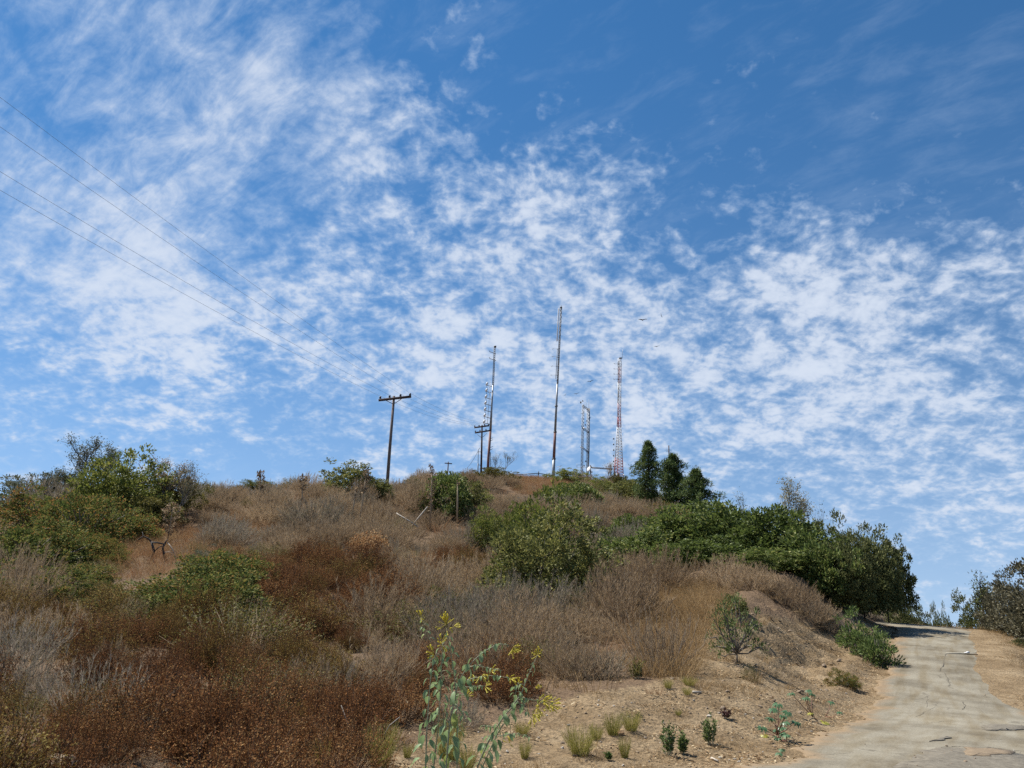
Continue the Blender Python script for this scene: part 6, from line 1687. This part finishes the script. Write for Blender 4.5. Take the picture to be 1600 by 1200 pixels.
for k, (px, py) in enumerate([(1148, 1188), (1160, 1186), (1171, 1189), (1180, 1184), (1155, 1193), (1140, 1190), (1187, 1187), (1125, 1187)]):
    stone(px, py, g.uniform(4, 7.5), 'whitish stone in the row where the dirt meets the road', RK[k % 4], 'whitish stones along the road edge')
# pebbles and clods: one mass
P = polar(5.5, 34, .13, .009, 42); zP = height(P[:, 0], P[:, 1]); rd, _z = road_dist(P[:, 0], P[:, 1]); px_, py_, _ = project(np.column_stack([P, zP]))
broken = inside(px_, py_, [(1400, 1200), (1440, 1178), (1475, 1168), (1590, 1176), (1680, 1190), (1680, 1240), (1400, 1240)]) | inside(px_, py_, [(1530, 1136), (1600, 1133), (1610, 1142), (1535, 1144)])
dens = np.where(rd < 0, np.where(broken, .75, .02), np.where(inside(px_, py_, BARE) & (px_ < 1480), .30 + .45 * (vnoise(P[:, 0] * 1.5, P[:, 1] * 1.5, 9) > .55), .05)) * np.where((rd > 0) & (rd < .7), 1.6, 1)
ks = np.nonzero((g.uniform(size=len(P)) < dens) & ((rd > -1.4) | broken | (g.uniform(size=len(P)) < .3)))[0]; n = len(ks); s = .014 + .05 * g.uniform(0, 1, n) ** 4
scatter('pebbles', RB + RK[:2], np.column_stack([P[ks], zP[ks] + s * .1 + np.where(rd[ks] < 0, .05, 0)]), g.uniform(0, 6.28, n), np.column_stack([s, s, s]), g.choice([0, 1, 2, 0, 1, 2, 3, 4], n), g.uniform(-.6, .6, (n, 2)))
# clods and rough crumbs on the cut bank
P = polar(12, 32, .10, .005, 42); P = P[(P[:, 0] > 2.5)]; zP = height(P[:, 0], P[:, 1]); rd, _z = road_dist(P[:, 0], P[:, 1]); px_, py_, _ = project(np.column_stack([P, zP]))
ks = np.nonzero((rd > .15) & inside(px_, py_, BARE) & (px_ < 1400) & (g.uniform(size=len(P)) < .16 + .35 * (vnoise(P[:, 0] * 1.1, P[:, 1] * 1.1, 19) > .58)))[0]; n = len(ks); s = .03 + .11 * g.uniform(0, 1, n) ** 3
scatter('earth_clods', RB, np.column_stack([P[ks], zP[ks]]), g.uniform(0, 6.28, n), np.column_stack([s, s, s * .8]), g.integers(0, 3, n), g.uniform(-.6, .6, (n, 2)))
# fallen leaves and straw along the road edge
LIT = leafmat('dry_leaf_litter', [(0, (0.16, 0.10, 0.055)), (.5, (0.32, 0.22, 0.12)), (1, (0.52, 0.42, 0.27))], .2, .8, .1)
gl = np.random.default_rng(8); v, f = leaves(gl.uniform(-.25, .25, (40, 3)) * [1, 1, .04], rdir(gl, 40) * [1, 1, .15], .06 * gl.uniform(.5, 1.4, 40), .022, gl, 3.0)
litm = mesh_np('leaf_litter', v + [0, 0, .012], f, None, LIT)
P = polar(6, 34, .22, .01, 42); zP = height(P[:, 0], P[:, 1]); rd, _z = road_dist(P[:, 0], P[:, 1])
ks = np.nonzero((rd > .0) & (rd < 8) & (P[:, 1] > 5) & (g.uniform(size=len(P)) < .45 * np.exp(-rd / 1.0) + .22))[0]; n = len(ks); s = g.uniform(.6, 1.3, n)
scatter('leaf_litter', [litm], np.column_stack([P[ks], zP[ks]]), g.uniform(0, 6.28, n), np.column_stack([s, s, s]), np.zeros(n, int))


def stick(pts, r, label, mat=PALEWOOD, lift=.015):
    P_ = np.array([ground(*q) + [0, 0, lift + .5 * lift * (k % 2)] for k, q in enumerate(pts)]); c = P_[0].copy()
    o = tube_obj('stick', P_ - c, np.linspace(r, r * .5, len(P_)), mat, None, 5); o.location = c; return tag(o, label, 'stick')
stick([(1082, 1092), (1088, 1093), (1096, 1092)], .022, 'short pale stick on the dirt beside the dark little grass clump'); stick([(1112, 1189), (1122, 1194)], .018, 'pale stick at the edge of the road below the upright weed')
stick([(895, 1182), (925, 1184), (942, 1188)], .010, 'thin dark twig lying under the largest grass clump', DARKBARK)
for pl, lab in [([(533, 1102), (547, 1140), (550, 1166)], 'thin bleached stem leaning in the shaded foot of the rust brush'), ([(564, 1136), (567, 1160), (575, 1176)], 'short bleached stem right of the longer one in the rust brush'), ([(625, 1120), (608, 1134), (600, 1150)], 'bent bleached stem in the brush just left of the tall flowering plant')]:
    P_ = np.array([at(x, y_, 9.3) for x, y_ in pl]); c = P_[-1].copy(); o = tube_obj('stick', P_[::-1] - c, [.007, .006, .004], PALEWOOD, None, 5); o.location = c; tag(o, lab, 'stick')

# ------------------------------------------------------------------ things on the road
def road_z(x, y):
    rd, zr = road_dist(np.array([x]), np.array([y])); return float(zr[0])


def on_road(px, py, lift):
    d = ray(px, py); P0 = EYE + d[None] * (_S / np.linalg.norm(d))[:, None]
    _r, zr = road_dist(P0[:, 0], P0[:, 1]); dz = P0[:, 2] - zr - .02; i_ = max(1, int(np.argmax(dz < 0))); f_ = dz[i_ - 1] / (dz[i_ - 1] - dz[i_] + 1e-9)
    P_ = P0[i_ - 1] * (1 - f_) + P0[i_] * f_; z = float(zr[i_ - 1] * (1 - f_) + zr[i_] * f_)
    k = np.argmin(((MID[:, :2] - P_[:2]) ** 2).sum(1)); u = 2 * min(1, np.linalg.norm(P_[:2] - MID[k, :2]) / (WID[k] / 2 + 1e-6)) / 2
    P_[2] = z + .03 * max(0, 1 - u * u) + lift; return P_


def flat_patch(name, outline, lift, mat, thick=.012, rough=.26, label=None):
    pts = np.array([on_road(*q, lift) for q in outline]); n = len(pts); m_ = 14; P_ = []
    for k in range(n):
        for t in np.arange(m_) / m_:
            q = pts[k] * (1 - t) + pts[(k + 1) % n] * t
            P_.append(q + np.array([fbm(np.array([q[0] * 5]), np.array([q[1] * 5]), 3, 3)[0], fbm(np.array([q[0] * 5]), np.array([q[1] * 5]), 3, 6)[0], 0]) * rough)
    P_ = np.array(P_); c = P_.mean(0); N_ = len(P_)
    inner = c + (P_ - c) * .55
    V = np.vstack([P_ - [0, 0, thick], P_, inner + [0, 0, .004], [c + [0, 0, .006]]])
    Q = [(k, (k + 1) % N_, (k + 1) % N_ + N_, k + N_) for k in range(N_)] + [(k + N_, (k + 1) % N_ + N_, (k + 1) % N_ + 2 * N_, k + 2 * N_) for k in range(N_)]
    T = [(k + 2 * N_, (k + 1) % N_ + 2 * N_, 3 * N_) for k in range(N_)]
    o = link(bpy.data.objects.new(name, mesh_np(name, V, Q, T, mat, True)), ROAD)
    return o


BROKEN = solid('broken_asphalt', (0.05, 0.045, 0.038), (0.15, 0.13, 0.10), 16, .95, bump=1.0)
WORN = solid('crumbled_dirt', (0.13, 0.095, 0.06), (0.22, 0.165, 0.105), 12, .95, bump=.8)
STAIN = solid('dark_worn_asphalt', (0.085, 0.072, 0.053), (0.18, 0.158, 0.12), 14, .95, bump=.8)
flat_patch('broken_patch', [(1395, 1198), (1430, 1180), (1462, 1170), (1530, 1171), (1585, 1178), (1640, 1190), (1640, 1230), (1480, 1225)], .010, STAIN)
flat_patch('dirt_patch', [(1500, 1173), (1540, 1171), (1588, 1178), (1560, 1184), (1510, 1183)], .016, WORN, .006)
flat_patch('worn_patch', [(1528, 1139), (1548, 1134), (1596, 1134), (1620, 1138), (1580, 1142), (1540, 1143)], .010, STAIN, .008)
flat_patch('worn_patch', [(1462, 1158), (1476, 1152), (1484, 1154), (1476, 1158), (1455, 1160)], .010, STAIN, .006, .1)


def crack(pts, r, nm='crack'):
    P_ = np.array([on_road(*q, .006) for q in pts]); u = np.linspace(0, len(P_) - 1, (len(P_) - 1) * 9 + 1); P_ = np.stack([np.interp(u, range(len(P_)), P_[:, c]) for c in range(3)], 1)
    gg = np.random.default_rng(int(pts[0][0])); P_[:, 0] += np.cumsum(gg.normal(size=len(P_))) * .010; P_[:, 1] += np.cumsum(gg.normal(size=len(P_))) * .012
    t = unit(np.gradient(P_, axis=0)); s_ = np.stack([-t[:, 1], t[:, 0], 0 * t[:, 0]], 1); wd = (r * gg.uniform(.2, 1.3, len(P_)))[:, None]
    V = np.stack([P_ - s_ * wd, P_ + s_ * wd], 1).reshape(-1, 3); n_ = len(P_)
    return link(bpy.data.objects.new(nm, mesh_np(nm, V, [(2 * k, 2 * k + 1, 2 * k + 3, 2 * k + 2) for k in range(n_ - 1)], None, CRACKM)), ROAD)
CRACKM = solid('crack_filling', (0.055, 0.047, 0.035), (0.12, 0.105, 0.08), 20, .95)
for pts, r in [([(1470, 1169), (1500, 1167.5), (1545, 1169), (1590, 1174)], .02), ([(1478, 1020), (1476, 1040), (1472, 1050)], .022), ([(1474, 1052), (1480, 1062), (1485, 1074)], .02), ([(1504, 1097), (1508, 1103), (1502, 1110)], .016), ([(1380, 1165), (1420, 1166), (1460, 1168), (1475, 1169)], .008), ([(1510, 1077), (1522, 1076), (1530, 1077)], .014),
               ([(1455, 1130), (1478, 1128), (1500, 1131)], .010), ([(1450, 1060), (1448, 1075), (1455, 1090), (1452, 1105)], .008), ([(1535, 1113), (1545, 1115)], .012), ([(1260, 1178), (1300, 1176), (1325, 1175)], .012), ([(1430, 1120), (1460, 1105), (1468, 1098)], .009), ([(1420, 1046), (1450, 1045), (1485, 1046)], .007), ([(1548, 1157), (1565, 1157)], .012), ([(1500, 1060), (1530, 1062), (1556, 1070)], .008)]:
    crack(pts, r * .38)
LINE = solid('faded_white_line', (0.21, 0.192, 0.15), (0.27, 0.25, 0.20), 12, .8)
flat_patch('painted_line', [(1478, 1021.6), (1478, 1020.4), (1526, 1020.0), (1526, 1021.2)], .006, LINE, .003, .02)
P_ = on_road(1511, 1021, .02); mb = MB(); mb.box((0, 0, 0), (.18, .07, .015), [unit(np.array([.85, .5, .05])), unit(np.array([-.5, .85, 0])), (0, 0, 1)]); mb.box((.03, .01, .02), (.12, .05, .015), [unit(np.array([.8, .6, .12])), unit(np.array([-.6, .8, 0])), (0, 0, 1)])
o = mb.build('paper_scrap', WHITEPAINT); o.location = P_; tag(o, 'scrap of white paper lying on the faint white line across the road', 'litter')
